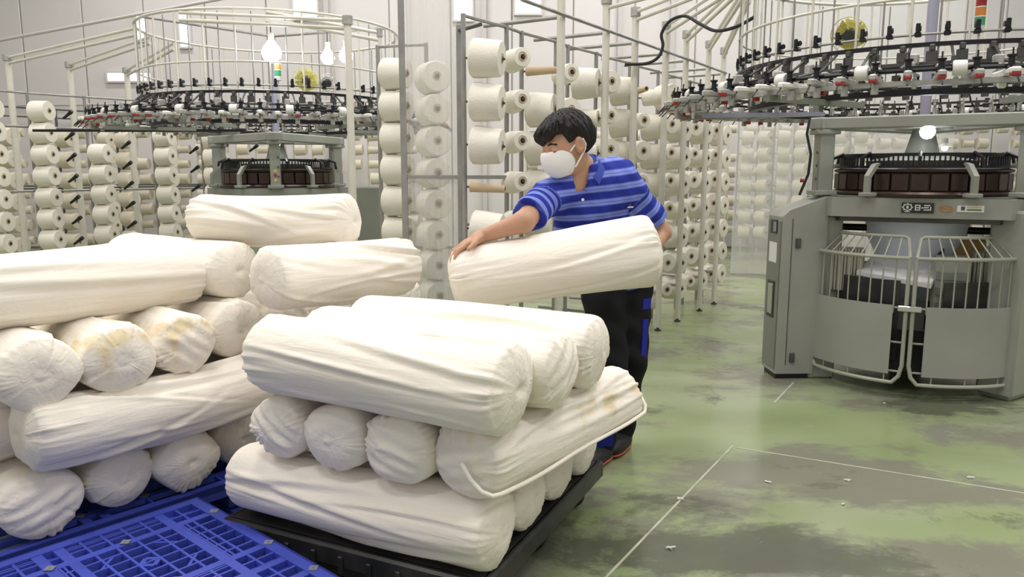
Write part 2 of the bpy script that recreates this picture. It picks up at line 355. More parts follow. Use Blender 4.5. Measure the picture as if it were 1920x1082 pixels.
# ================================================================== fabric bales
def make_bale(name, loc, ang, L=0.95, r=0.122, seed=0, squash=0.93, bend=0.0, side=0.0, tilt=0.0, taper=0.0, folds=6, amp=1.0, endk=(0, 0), stain=False, label='', group=None, roll=0.0):
    rg = np.random.RandomState(seed); NT = 112; NS = 84
    th = np.linspace(0, 2 * PI, NT, endpoint=False)
    per = [(rg.randint(2, 5), rg.rand() * 6.28) for _ in range(3)]
    pl = [(k, rg.rand() * 6.28, rg.uniform(.4, 1)) for k in rg.choice(np.arange(9, 34), 7, replace=False)]
    fl_ = []
    for _ in range(folds):
        fl_.append((rg.rand() * 6.28, rg.uniform(-1.2, 1.2), rg.uniform(-.45, .45) * L, rg.uniform(.16, .42) * L, rg.uniform(.05, .15), rg.uniform(.5, 1.15) * rg.choice([-1, 1, 1]), rg.uniform(-.6, .6)))
    spir = [(rg.uniform(0.8, 2.2), rg.rand() * 6.28) for _ in range(2)]
    NN = 720; base = rg.randn(NN); kk_ = np.fft.rfftfreq(NN, 1 / NN)
    f1 = np.fft.irfft(np.fft.rfft(base) * np.exp(-((kk_ - 16) / 11.) ** 2), NN); f1 = f1 / f1.std()
    f2 = np.fft.irfft(np.fft.rfft(rg.randn(NN)) * (kk_ < 4) * (kk_ > 0), NN); f2 = smstep(-.3, 1.3, f2 / f2.std())
    f1 = (np.abs(f1) * 1.5 - 1.1) * (0.12 + f2)
    def pleat(t): return np.interp((t % (2 * PI)) / (2 * PI) * NN, np.arange(NN + 1), np.append(f1, f1[0]))
    def shape(s, t, rad):
        # s: along, t: theta array, rad: nominal radius factor (0..1) -> xyz
        e = np.exp(-((L / 2 - abs(s)) / 0.085) ** 1.0) if abs(s) < L / 2 else 1.0
        d = 0.0035 * np.sin(per[0][0] * t + per[0][1] + 3 * s) + 0.003 * np.sin(per[1][0] * t + per[1][1] - 5 * s)
        for (t0, tw, s0, ls, wd, a, cv) in fl_:
            cen = t0 + tw * (s - s0) / L + cv * ((s - s0) / L) ** 2 * 4
            dt = (t - cen + PI) % (2 * PI) - PI
            env = math.exp(-((s - s0) / ls) ** 2)
            x = dt / wd
            d = d + amp * 0.0085 * a * env * (np.exp(-x * x) - 0.75 * np.exp(-((x - 1.5) ** 2)))
        d = d + e * 0.0042 * amp * pleat(t + 0.35 * s / L)
        rr = (r * (1 + taper * s / L)) * rad + d * (rad ** 1.5)
        y = rr * np.cos(t); z = rr * np.sin(t)
        z = np.where(z < 0, -np.power(np.abs(z) / r, 1.12) * r, z) * squash
        y = y * (1 + (1 - squash) * 0.55)
        return y, z
    pb = []
    ed = 0.042
    ss = np.concatenate([np.linspace(-L / 2, -L / 2 + ed, 11), np.linspace(-L / 2 + ed, L / 2 - ed, NS)[1:-1], np.linspace(L / 2 - ed, L / 2, 11)])
    def ring(s, rad):
        y, z = shape(s, th, rad)
        sb = bend * ((2 * s / L) ** 2 - 0.33); sd = side * ((2 * s / L) ** 2)
        return np.stack([np.full(NT, s), y + sd, z + sb], 1)
    def prof(s):
        q = (L / 2 - abs(s)) / ed
        return 1.0 if q >= 1 else 0.86 + 0.14 * math.sqrt(max(0, 1 - (1 - q) ** 2))
    V = np.concatenate([ring(s, prof(s)) for s in ss]); n = len(ss)
    F = [(i * NT + k, i * NT + (k + 1) % NT, (i + 1) * NT + (k + 1) % NT, (i + 1) * NT + k) for i in range(n - 1) for k in range(NT)]
    mt = 'cloth_stained' if stain else 'cloth'
    def mk(nm, V, F, par):
        me = bpy.data.meshes.new(nm); me.from_pydata([tuple(p) for p in V], [], F); me.materials.append(M[mt])
        me.polygons.foreach_set('use_smooth', [True] * len(me.polygons)); me.update()
        o = bpy.data.objects.new(nm, me); COL.objects.link(o); o.parent = par; return o
    body = mk(name, V, F, None)
    body.location = loc; body.rotation_mode = 'XYZ'; body.rotation_euler = (roll, tilt, ang)
    tag(body, label, 'fabric bale', group)
    for q, sg in enumerate((-1, 1)):
        kd = endk[q]; rows = [0.86, 0.82, 0.76, 0.70, 0.62, 0.53, 0.43, 0.33, 0.23, 0.14, 0.07, 0.02]
        E = []
        for rad in rows:
            u = rad / 0.86
            s_ = sg * (L / 2 + 0.024 * (1 - u ** 3.0))
            y, z = shape(sg * L / 2, th, rad)
            x = np.full(NT, s_)
            w_ = u * (1 - u) * 4
            if kd == 1:      # gathered and tied: strong radial pleats and a dimple
                x = x + sg * (0.004 * w_ * u * u * pleat(th * 1 + 1.0 + 1.4 * (1 - u)) + 0.004 * w_ * np.sin(y / r * 7 + seed) - 0.012 * math.exp(-(u / 0.14) ** 2))
            elif kd == 2:    # folded diagonally across the face
                ph = seed * 0.7; proj = y * math.cos(ph) + z * math.sin(ph)
                cross = (y * math.sin(ph) - z * math.cos(ph)) / r
                wv = np.abs(np.sin(proj / r * 4.2 + 0.7 * np.sin(cross * 3.1 + seed) + 0.5 * cross))
                x = x + sg * (0.011 * w_ ** .5 * (0.5 - wv) * (0.25 + 0.75 * smstep(-.7, .5, cross)) + 0.003 * w_ ** .5 * np.sin(proj / r * 17 + cross * 4))
            else:            # stretched flat over the core
                x = x + sg * (0.0005 * w_ * pleat(th + 2.2) + 0.003 * w_ * np.sin(y / r * 3.1 + z / r * 2 + seed) - 0.004 * math.exp(-((u - 0.20) / 0.08) ** 2))
            sb = bend * 0.67; sd = side
            E.append(np.stack([x, y + sd, z + sb], 1))
        m = len(rows); VE = np.concatenate(E + [np.array([[sg * (L / 2 + 0.024 - (0.010 if kd == 1 else 0)), side, bend * 0.67]])])
        FE = []
        for i in range(m - 1):
            for k in range(NT):
                f = (i * NT + k, i * NT + (k + 1) % NT, (i + 1) * NT + (k + 1) % NT, (i + 1) * NT + k)
                FE.append(f if sg > 0 else f[::-1])
        c = m * NT
        for k in range(NT):
            f = ((m - 1) * NT + k, (m - 1) * NT + (k + 1) % NT, c); FE.append(f if sg > 0 else f[::-1])
        mk('end_cap', VE, FE, body)
    # flip body normals outward
    body.data.flip_normals() if False else None
    return body
def bale_pts(A, B, **k):
    """a bale whose two end centres are A and B (x, y, z)"""
    A = Vector(A); B = Vector(B); d = B - A
    return make_bale('fabric_bale', tuple((A + B) / 2), math.atan2(d.y, d.x), L=d.length, tilt=-math.atan2(d.z, math.hypot(d.x, d.y)), **k)

# ---- black trolley and its three layers
TA = -math.atan2(0.423, 0.899); E1 = Vector((math.cos(TA), math.sin(TA))); E2 = Vector((-E1.y, E1.x))
T0 = Vector((-0.944, 2.43))
def tp(a, b, z): p = T0 + E1 * a + E2 * b; return (p.x, p.y, z)
tr = empty('platform_trolley', tp(0, 0, 0), TA); tag(tr, 'black plastic platform trolley on castors under the nearer bale stack', 'trolley')
MB().box((0.475, 0.50, 0.138), (0.97, 1.02, 0.03), bev=0.008).build('deck', 'black_plastic', tr)
for (c, d) in (((0.475, -0.005, 0.118), (0.99, 0.03, 0.07)), ((0.475, 1.005, 0.118), (0.99, 0.03, 0.07)), ((-0.005, 0.50, 0.118), (0.03, 1.0, 0.07)), ((0.955, 0.50, 0.118), (0.03, 1.0, 0.07))):
    MB().box(c, d, bev=0.008).build('rim', 'black_plastic', tr)
for (c, d) in (((0.475, 0.02, 0.07), (0.93, 0.05, 0.045)), ((0.475, 0.98, 0.07), (0.93, 0.05, 0.045)), ((0.475, 0.5, 0.09), (0.93, 0.06, 0.05))):
    MB().box(c, d, bev=0.006).build('skid_rail', 'black_plastic', tr)
for i in range(9): MB().box((0.05 + i * 0.105, -0.022, 0.10), (0.018, 0.012, 0.055), bev=0.003).build('rib', 'black_plastic', tr)
for (x, y) in ((0.10, 0.12), (0.89, 0.12), (0.10, 0.88), (0.89, 0.88), (0.89, 0.5)):
    c = MB().box((0, 0, 0.105), (0.07, 0.06, 0.03), bev=0.004).box((0, -0.026, 0.07), (0.045, 0.006, 0.07)).box((0, 0.026, 0.07), (0.045, 0.006, 0.07)).build('caster', 'black_plastic', tr, (x, y, 0))
    MB().lathe([(0.012, -0.02), (0.044, -0.018), (0.048, -0.008), (0.048, 0.008), (0.044, 0.018), (0.012, 0.02)], 20, 'Y', (0, 0, 0.048)).build('wheel', 'rubber', c)

g1 = 'bales stacked on the black trolley'
Z1, Z2, Z3 = 0.268, 0.492, 0.716
def tb(a0, b0, a1, b1, z, **k): return bale_pts(tp(a0, b0, z), tp(a1, b1, z), **k)
tb(.0, .10, .965, .075, Z1, seed=3, r=.124, folds=15, amp=1.4, bend=.006, endk=(0, 0), label='front bottom cream bale on the black trolley, lying along its near edge', group=g1)
tb(.02, .34, .955, .33, Z1, seed=4, r=.118, endk=(1, 1), label='second bottom bale from the front on the trolley, mostly hidden by upper bales', group=g1)
tb(.03, .585, .955, .585, Z1, seed=5, r=.118, endk=(2, 1), label='third bottom bale from the front on the trolley, only its right end showing', group=g1)
tb(.04, .83, .96, .83, Z1, seed=6, r=.118, endk=(1, 0), label='rearmost bottom bale on the trolley, end nearest the worker\'s feet', group=g1)
tb(.215, .00, .22, .86, Z2, seed=17, r=.110, endk=(2, 0), amp=1.2, label='leftmost bale end in the trolley\'s middle layer, creased diagonally', group=g1)
tb(.440, -.005, .45, .88, Z2, seed=18, r=.114, endk=(0, 0), label='second bale end from left in the trolley\'s middle layer, smooth face', group=g1)
tb(.672, -.01, .68, .90, Z2, seed=12, r=.116, endk=(2, 1), amp=1.2, stain=True, label='third bale end from left in the trolley\'s middle layer, diagonal folds', group=g1)
b4 = tb(.895, .00, 1.08, .80, Z2, seed=20, r=.122, endk=(2, 0), amp=1.5, folds=12, stain=True, bend=.0, label='right middle-layer trolley bale with rolled seam and yellow stain on its end', group=g1)
tb(.15, .065, 1.035, .025, Z3, seed=7, r=.134, folds=11, amp=1.3, endk=(0, 1), label='largest top bale at the front of the trolley stack, long crease along its side', group=g1)
tb(.15, .30, 1.085, .265, Z3, seed=8, r=.122, endk=(1, 2), amp=1.1, stain=False, label='middle of three top bales on the trolley, torn cream end', group=g1)
tb(.18, .52, 1.105, .51, Z3 + .008, seed=9, r=.126, endk=(0, 2), label='rear top bale on the trolley, nearest the lifted bale', group=g1)
# rolled seam along the right middle bale
hem = MB(); pts = []
for i in range(25):
    t = i / 24; s = -0.40 + 0.80 * t
    pts.append((s, -0.125 - 0.006 * math.sin(t * 9) , -0.062 + 0.03 * t * t))
pts = [(-0.455, -0.03, 0.02), (-0.452, -0.06, -0.02), (-0.442, -0.09, -0.05), (-0.425, -0.115, -0.062)] + pts + [(0.42, -0.118, -0.015), (0.436, -0.09, 0.01), (0.445, -0.05, 0.03)]
ho = hem.path(pts, 0.0065, 8).build('rolled_seam', 'cloth', b4)

# ---- left stack on the blue pallet
g2 = 'bales stacked on the blue pallet'
A_ = Vector((0.754, -0.657)); B_ = Vector((0.657, 0.754))           # toward the viewer's right / away to the right
def away(x, y, z, L=0.9, da=0.0):
    d = -A_.copy(); d.rotate(Matrix.Rotation(da, 2)); return (x + d.x * L, y + d.y * L, z), (x, y, z)
W1, W2, W3, W4, W5 = 0.258, 0.474, 0.690, 0.905, 1.095
def lb(x, y, z, L=0.9, da=0.0, **k):
    a, b = away(x, y, z, L, da); return bale_pts(a, b, group=g2, **k)
lb(-1.475, 2.285, W1, seed=21, r=.124, endk=(0, 2), amp=1.2, label='bottom left bale end at the very left edge, large and creased')
lb(-1.335, 2.50, W1, seed=22, r=.112, endk=(0, 0), label='bottom bale end with a small dimple, between two others on the blue pallet')
lb(-1.165, 2.655, W1, seed=23, r=.118, endk=(0, 1), amp=1.1, label='bottom bale with a gathered knotted end at the right of the blue pallet')
lb(-1.06, 2.90, W1, seed=24, r=.112, endk=(0, 1), label='bottom bale in shadow between the blue pallet stack and the trolley')
bale_pts((-1.50, 2.265, W2 + .01), (-.985, 2.915, W2), seed=25, r=.122, folds=20, amp=1.6, bend=.022, endk=(1, 0), group=g2, label='long pleated bale lying across the bottom row of the left stack')
bale_pts((-2.02, 1.90, W2), (-1.60, 2.50, W2), seed=26, r=.115, endk=(0, 0), group=g2, label='bale at the left frame edge behind the long pleated bale')
bale_pts((-1.75, 2.66, W2), (-1.22, 3.30, W2), seed=27, r=.11, endk=(0, 0), group=g2, label='bale hidden in the second layer of the left stack')
lb(-1.425, 2.25, W3, seed=31, r=.124, endk=(0, 0), amp=1.1, label='leftmost bale end of the third row in the left stack')
lb(-1.270, 2.435, W3, seed=32, r=.120, endk=(0, 0), stain=True, label='yellow-stained bale end, second from left in the third row')
lb(-1.150, 2.655, W3, seed=33, r=.116, endk=(0, 2), amp=1.3, stain=True, label='creased and stained bale end, third from left in the third row')
lb(-1.05, 2.905, W3, seed=34, r=.122, endk=(0, 1), amp=1.1, label='bale with a puckered end, rightmost of the third row')
bale_pts((-1.86, 2.10, W4 + .012), (-1.27, 3.00, W4 + .008), seed=41, r=.132, folds=5, bend=.006, endk=(0, 2), group=g2, label='long smooth bale across the third row, running to the left frame edge')
lb(-1.085, 3.00, W4 + .006, L=.8, da=.1, seed=42, r=.122, endk=(0, 1), label='short bale end squeezed between the two fourth-row bales')
bale_pts((-.895, 2.77, W4 + .004), (-.46, 3.24, W4 - .004), seed=43, r=.130, folds=18, amp=1.6, endk=(0, 0), group=g2, label='fourth-row bale at the right with long slanting pleats')
bale_pts((-1.31, 3.25, W5), (-.65, 3.09, W5 - .002), seed=44, r=.116, folds=8, amp=1.1, bend=.008, endk=(0, 1), group=g2, label='topmost cream bale crowning the left stack')
for i, (x, y) in enumerate(((-.93, 3.14), (-.80, 3.34), (-.665, 3.545), (-.53, 3.75))):
    lb(x, y, W3 - .005, L=.8, seed=51 + i, r=.112, endk=(0, 2 - i % 3), amp=1.3, label='%s of four small bale ends peeping out under the pleated fourth-row bale' % ORD[i])
for i, (a, b) in enumerate((((-1.10, 3.02), (-.52, 3.70)), ((-1.46, 3.30), (-.86, 4.0)))):
    bale_pts((*a, W2), (*b, W2), seed=61 + i, r=.11, endk=(0, 0), group=g2, label='bale supporting the back rows, hidden behind the trolley stack, %s' % ('nearer' if i == 0 else 'farther'))
for i, (x, y) in enumerate(((-.86, 3.16), (-.70, 3.36), (-.56, 3.58))):
    lb(x, y, W1, L=.8, seed=71 + i, r=.11, endk=(0, 0), label='%s hidden bottom bale behind the trolley stack' % ORD[i])

# ---- blue plastic pallets
def pallet(name, loc, ang, LX, LY, label, H=0.148, detail=True):
    e = empty(name, loc, ang); tag(e, label, 'pallet', 'blue plastic pallets'); cache = {}
    def bar(x0, y0, x1, y1, wd, h, z, nm):
        L = math.hypot(x1 - x0, y1 - y0); k = (round(L, 4), wd, h)
        if k not in cache: cache[k] = MB().box((0, 0, 0), (L, wd, h)).mesh(nm, 'blue_pallet')
        return put(nm, cache[k], e, ((x0 + x1) / 2, (y0 + y1) / 2, z), (0, 0, math.atan2(y1 - y0, x1 - x0)))
    zt = H - 0.012
    for y in (0.022, LY - 0.022): bar(0, y, LX, y, 0.044, 0.024, zt, 'rim')
    for x in (0.022, LX - 0.022): bar(x, 0.044, x, LY - 0.044, 0.044, 0.024, zt, 'rim')
    bays_x = [0.044, 0.16, 0.50, 0.62, 0.74, 1.08, LX - 0.044] if LX > 1.1 else [0.044, 0.16, 0.45, 0.56, 0.85, LX - 0.044]
    bays_y = [0.044, 0.16, 0.47, 0.53, 0.84, LY - 0.044]
    for x in bays_x[1:-1]: bar(x, 0.044, x, LY - 0.044, 0.03, 0.02, zt, 'deck_beam')
    for y in bays_y[1:-1]: bar(0.044, y, LX - 0.044, y, 0.03, 0.02, zt, 'deck_beam')
    for i in range(len(bays_x) - 1):
        for j in range(len(bays_y) - 1):
            x0, x1, y0, y1 = bays_x[i], bays_x[i + 1], bays_y[j], bays_y[j + 1]
            nx = max(1, round((x1 - x0) / 0.058)); ny = max(1, round((y1 - y0) / 0.058))
            if not detail: nx = max(1, nx // 2); ny = max(1, ny // 2)
            for k in range(1, nx): bar(x0 + (x1 - x0) * k / nx, y0, x0 + (x1 - x0) * k / nx, y1, 0.008, 0.03, zt - 0.006, 'slat')
            for k in range(1, ny): bar(x0, y0 + (y1 - y0) * k / ny, x1, y0 + (y1 - y0) * k / ny, 0.008, 0.03, zt - 0.006, 'slat')
            if detail and (x1 - x0) > .2 and (y1 - y0) > .2:
                cx, cy = (x0 + x1) / 2, (y0 + y1) / 2; q = 0.058
                for (sx, sy) in ((1, 1), (1, -1), (-1, 1), (-1, -1)):
                    bar(cx + sx * 2 * q, cy + sy * 1.0 * q, cx + sx * 1.0 * q, cy + sy * 2 * q, 0.009, 0.018, zt - 0.001, 'brace')
                    bar(cx + sx * q * .5, cy, cx, cy + sy * q * .5, 0.014, 0.018, zt - 0.001, 'brace')
            if detail and (x1 - x0) < .2 and (y1 - y0) > .2:
                for k in range(2): bar(x0 + 0.02 + 0.012 * k, y0, x0 + 0.02 + 0.012 * k, y1, 0.006, 0.03, zt - 0.006, 'slat')
            if detail and (x1 - x0) > .2 and (y1 - y0) < .2:
                for k in range(2): bar(x0, y0 + 0.02 + 0.012 * k, x1, y0 + 0.02 + 0.012 * k, 0.006, 0.03, zt - 0.006, 'slat')
    pd = MB().prism([(-.018, 0), (0, -.018), (.018, 0), (0, .018)], 0, 0.003).lathe([(0.0035, .003), (0.0035, .0045)], 8).mesh('anti_slip_pad', 'pad_grey')
    for x in (bays_x[1], bays_x[2], bays_x[4], bays_x[5 if len(bays_x) > 6 else 4]):
        for y in (0.022, 0.315, 0.47, 0.685, LY - 0.022): put('anti_slip_pad', pd, e, (x if y != .315 else x + .17, y, H))
    for y in (0.004, LY - 0.004): bar(0, y, LX, y, 0.008, 0.05, H - 0.025, 'skirt')
    for x in (0.004, LX - 0.004): bar(x, 0.008, x, LY - 0.008, 0.008, 0.05, H - 0.025, 'skirt')
    ft = MB().box((0, 0, 0), (0.14, 0.13, H - 0.045), bev=0.01).mesh('foot_block', 'blue_pallet')
    for x in (0.09, LX / 2, LX - 0.09):
        for y in (0.08, LY / 2, LY - 0.08): put('foot_block', ft, e, (x, y, (H - 0.045) / 2 + 0.022))
    for y in (0.08, LY / 2, LY - 0.08): bar(0.0, y, LX, y, 0.13, 0.02, 0.011, 'skid')
    return e
aA = math.atan2(A_.y, A_.x)
# local x runs along A_ (toward the viewer's right), local y runs along B_
cF = Vector((-1.125, 2.602))
o1 = cF - B_ * 1.0
pallet('plastic_pallet', (o1.x, o1.y, 0), aA, 1.2, 1.0, 'empty bright blue lattice pallet in the left foreground')
o2 = cF - A_ * 1.245 - B_ * 0.80 + Vector((0.0, 0.0))
pallet('plastic_pallet', (o2.x, o2.y, 0), aA, 1.2, 1.1, 'blue pallet carrying the left stack of cream bales', H=0.14, detail=False)
o3 = o2 + B_ * 1.115
pallet('plastic_pallet', (o3.x, o3.y, 0), aA, 1.2, 1.0, 'blue pallet behind the trolley, under the rear bales', H=0.14, detail=False)

# ================================================================== circular knitting machines
SH = {}
def shared(key, fn):
    if key not in SH: SH[key] = fn()
    return SH[key]
def pol(R, a, z): return (R * math.cos(a), R * math.sin(a), z)
def rad(d): return math.radians(d)
def arc(R, a0, a1, z, n=14): return [pol(R, a0 + (a1 - a0) * i / n, z) for i in range(n + 1)]

def machine_top(e, seed, rot0=0.0):
    """feeder rings, yarn guide cage and feeders above the beam (local frame, z absolute)"""
    rg = random.Random(seed)
    def rp(nm, R, prof, z, m): return MB().ring(R, prof, z, 72).build(nm, m, e)
    rp('tray_ring', 1.02, rect(0.05, 0.028), 1.688, 'black_metal')
    rp('feeder_ring', 1.47, rect(0.045, 0.022), 1.69, 'feeder_grey')
    rp('guide_tube', 1.50, circ(0.011), 1.745, 'black_metal')
    rp('cage_ring', 1.12, rect(0.022, 0.020), 1.905, 'black_metal')
    rp('cage_ring', 1.12, circ(0.007), 1.955, 'grey_steel')
    rp('cage_ring', 1.12, circ(0.008), 2.13, 'cream_paint')
    rp('cage_ring', 1.12, circ(0.012), 2.52, 'cream_paint')
    rp('support_ring', 1.25, rect(0.03, 0.015), 1.80, 'dark_steel')
    # radial spokes
    sp = shared('spoke', lambda: MB().box((1.10, 0, 0), (0.84, 0.035, 0.03)).mesh('spoke', 'machine_dark_green'))
    for k in range(6): put('spoke', sp, e, (0, 0, 1.665), (0, 0, k * PI / 3 + rot0))
    post = shared('guide_rod', lambda: MB().tube((0, 0, 1.90), (0, 0, 2.53), 0.0075, 6).mesh('guide_rod', 'cream_paint'))
    postg = shared('guide_rod_g', lambda: MB().tube((0, 0, 1.80), (0, 0, 2.50), 0.0048, 6).mesh('guide_rod', 'grey_steel'))
    head = shared('yarn_stop', lambda: MB().box((0, 0, 0), (0.035, 0.03, 0.022), bev=.004).box((0.014, 0, 0.03), (0.014, 0.02, 0.045), bev=.003).lathe([(0.001, -.012), (0.014, -.012), (0.014, .012), (0.001, .012)], 10, 'Y', (-.006, 0, .03)).mesh('yarn_stop', 'black_metal'))
    headb = shared('yarn_stop_b', lambda: MB().box((0, 0, 0), (0.04, 0.026, 0.03), bev=.004).box((0.01, 0, -0.04), (0.012, 0.05, 0.05), bev=.003).mesh('yarn_stop', 'dark_steel'))
    N = 56
    for k in range(N):
        a = 2 * PI * k / N + rot0
        put('guide_rod', post if k % 2 else postg, e, pol(1.12, a, 0))
        put('yarn_stop', head, e, pol(1.115, a + .03, 1.955), (0, 0, a))
        put('yarn_stop', headb, e, pol(1.13, a + .09, 1.888), (0, 0, a))
    # outer feeders
    body = shared('feeder', lambda: MB().box((0.0, 0, 0.0), (0.24, 0.034, 0.034), bev=.007).box((-0.05, 0, 0.035), (0.04, 0.028, 0.05), bev=.005).mesh('yarn_feeder', 'feeder_grey'))
    bodyw = shared('feeder_w', lambda: MB().box((0.0, 0, 0.0), (0.24, 0.042, 0.030), bev=.008).box((-0.04, 0, -0.035), (0.03, 0.03, 0.05), bev=.005).mesh('yarn_feeder', 'white_plastic'))
    clip = shared('clip', lambda: MB().box((0.10, 0, -0.012), (0.04, 0.034, 0.022), bev=.004).mesh('clip', 'red_plastic'))
    clipo = shared('clip_in', lambda: MB().box((-0.02, 0.004, -0.045), (0.03, 0.03, 0.022), bev=.004).mesh('clip', 'red_plastic'))
    wh = shared('wheel', lambda: MB().lathe([(0.004, -.03), (0.020, -.03), (0.020, -.024), (0.013, -.018), (0.013, .018), (0.020, .024), (0.020, .03), (0.004, .03)], 12, 'Z', (0.05, 0, 0.042)).mesh('feed_wheel', 'black_metal'))
    wh2 = shared('wheel2', lambda: MB().lathe([(0.004, -.022), (0.017, -.022), (0.017, .022), (0.004, .022)], 12, 'Z', (0.03, 0, -0.045)).mesh('feed_wheel', 'feeder_grey'))
    arm = shared('arm', lambda: MB().path([(0.15, 0, -0.05), (0.10, 0, 0.0), (0.06, 0, 0.03), (0.055, 0, 0.10)], 0.004, 5).mesh('guide_wire', 'black_metal'))
    spool = shared('tube_clamp', lambda: MB().lathe([(0.012, -.028), (0.030, -.028), (0.034, -.022), (0.034, .022), (0.030, .028), (0.012, .028)], 16, 'Y').mesh('tube_clamp', 'white_plastic'))
    NF = 72
    for k in range(NF):
        a = 2 * PI * k / NF + rot0
        f = put('yarn_feeder', bodyw if rg.random() < .3 else body, e, pol(1.47, a, 1.715 + rg.uniform(-.006, .006)), (0, 0, a + rg.uniform(-.12, .12)))
        if rg.random() < .8: put('clip', clip if rg.random() < .6 else clipo, f)
        put('feed_wheel', wh, f); put('guide_wire', arm, f)
        if rg.random() < .6: put('feed_wheel', wh2, f)
        if k % 3 == 0:
            put('tube_clamp', spool, e, pol(1.50, a + .05, 1.745), (0, 0, a))
    # inner needle feeders hanging from the tray ring
    fin = shared('finger', lambda: MB().box((0, 0, 0.03), (0.028, 0.022, 0.06), bev=.004).tube((0.012, 0, 0.05), (0.012, 0, 0.12), 0.005, 6).box((-.02, 0, .075), (.025, .02, .02), bev=.003).mesh('yarn_finger', 'feeder_grey'))
    finb = shared('finger_b', lambda: MB().box((0, 0, 0.02), (0.03, 0.028, 0.035), bev=.004).lathe([(.003, .05), (.016, .05), (.016, .075), (.003, .075)], 10).tube((-.012, 0, 0), (-.03, 0, .11), .004, 5).mesh('yarn_finger', 'dark_steel'))
    for k in range(72):
        a = 2 * PI * k / 72 + rot0
        f = put('yarn_finger', fin if k % 2 else finb, e, pol(1.03, a, 1.70), (0, 0, a))
    slope = shared('slope_arm', lambda: MB().path([(1.12, 0, 1.895), (1.27, 0, 1.80), (1.49, 0, 1.755)], 0.007, 5).mesh('slope_arm', 'dark_steel'))
    for k in range(40): put('slope_arm', slope, e, (0, 0, 0), (0, 0, 2 * PI * k / 40 + rot0 + .05))
    sens = shared('sensor', lambda: MB().box((0, 0, 0), (.05, .04, .05), bev=.006).box((.02, 0, -.04), (.02, .016, .05), bev=.003).mesh('yarn_sensor', 'feeder_grey'))
    sensb = shared('sensor_b', lambda: MB().box((0, 0, 0), (.06, .05, .032), bev=.006).lathe([(.002, .012), (.017, .012), (.017, .05), (.002, .05)], 10).mesh('yarn_sensor', 'dark_steel'))
    for k in range(48):
        a = 2 * PI * (k + .4) / 48 + rot0
        put('yarn_sensor', sens if k % 3 else sensb, e, pol(1.27 + .03 * (k % 2), a, 1.775 + .02 * (k % 3)), (0, 0, a))
    for k in range(9):
        a = 2 * PI * k / 9 + rot0 + .2
        MB().ring(1.33, rect(.02, .014), 1.775, 8, a, a + .5).build('guide_rail', 'black_metal', e)

def stack_light(par, loc, s=1.0, tilt=0.0):
    e = put('stack_light', MB().tube((0, 0, -0.22 * s), (0, 0, 0), 0.006, 8).lathe([(0.001, 0), (0.024 * s, 0), (0.024 * s, 0.03 * s), (0.001, 0.03 * s)], 16).mesh('stack_light', 'white_plastic'), par, loc)
    for i, m in enumerate(('green_plastic', 'orange_plastic', 'red_plastic')):
        MB().lathe([(0.001, 0), (0.023 * s, 0), (0.023 * s, 0.038 * s), (0.001, 0.038 * s)], 16, 'Z', (0, 0, (0.031 + 0.044 * i) * s)).build('lens', m, e)
        MB().lathe([(0.001, 0), (0.0245 * s, 0), (0.0245 * s, 0.006 * s), (0.001, 0.006 * s)], 16, 'Z', (0, 0, (0.069 + 0.044 * i) * s)).build('collar', 'white_plastic', e)
    return e

def fan(par, loc, rz, R, m, tilt=0.25):
    e = put('cooling_fan', MB().lathe([(0.001, -.05), (0.03, -.05), (0.035, -.02), (0.035, .01), (0.001, .01)], 16, 'Y').mesh('cooling_fan', 'dark_steel'), par, loc, (tilt, 0, rz))
    g = MB()
    for q in range(8):
        an = PI * 2 * q / 8
        pts = []
        for rr in (0.03, R * .55, R): pts.append((rr * math.cos(an), -.035 - .0 * rr, rr * math.sin(an)))
        g.path(pts, 0.002, 4)
    for rr in (R * .5, R * .75, R): g.path([(rr * math.cos(2 * PI * k / 28), -.035, rr * math.sin(2 * PI * k / 28)) for k in range(28)], .0028, 4, closed=True)
    g.build('guard', m, e)
    for q in range(5):
        an = 2 * PI * q / 5; b = MB()
        vs = []; 
        for rr, wd in ((0.02, .018), (R * .6, .088), (R * .93, .105)):
            for sg in (-1, 1):
                aa = an + sg * wd / rr * .5 if rr > .03 else an + sg * .5
                vs.append((rr * math.cos(aa), -.015 + sg * .010, rr * math.sin(aa)))
                vs.append((rr * math.cos(aa), -.012 + sg * .010, rr * math.sin(aa)))
        fs = []
        for i in (0, 1):
            o = i * 4; fs += [(o, o + 2, o + 6, o + 4), (o + 1, o + 5, o + 7, o + 3), (o, o + 4, o + 5, o + 1), (o + 2, o + 3, o + 7, o + 6)]
        fs += [(8, 10, 11, 9), (0, 1, 3, 2)]
        b.add(vs, fs).build('blade', m, e)
    MB().lathe([(0.001, -.045), (.022, -.043), (.022, -.03), (.001, -.03)], 14, 'Y').build('hub', m, e)
    return e

def lamp(par, loc, r, watt, label=None):
    s = put('work_lamp', MB().lathe([(0.001, .05), (0.018, .05), (0.020, .02), (0.045, 0.0), (0.043, -.003), (0.016, .018), (0.001, .018)], 18).mesh('work_lamp', 'white_plastic'), par, loc)
    MB().lathe([(0.001, -r), (r * .5, -r * .87), (r * .87, -r * .5), (r, 0), (r * .87, r * .5), (r * .5, r * .87), (.001, r)], 16, 'Z', (0, 0, -.012)).build('bulb', 'lamp_glow', s)
    return s

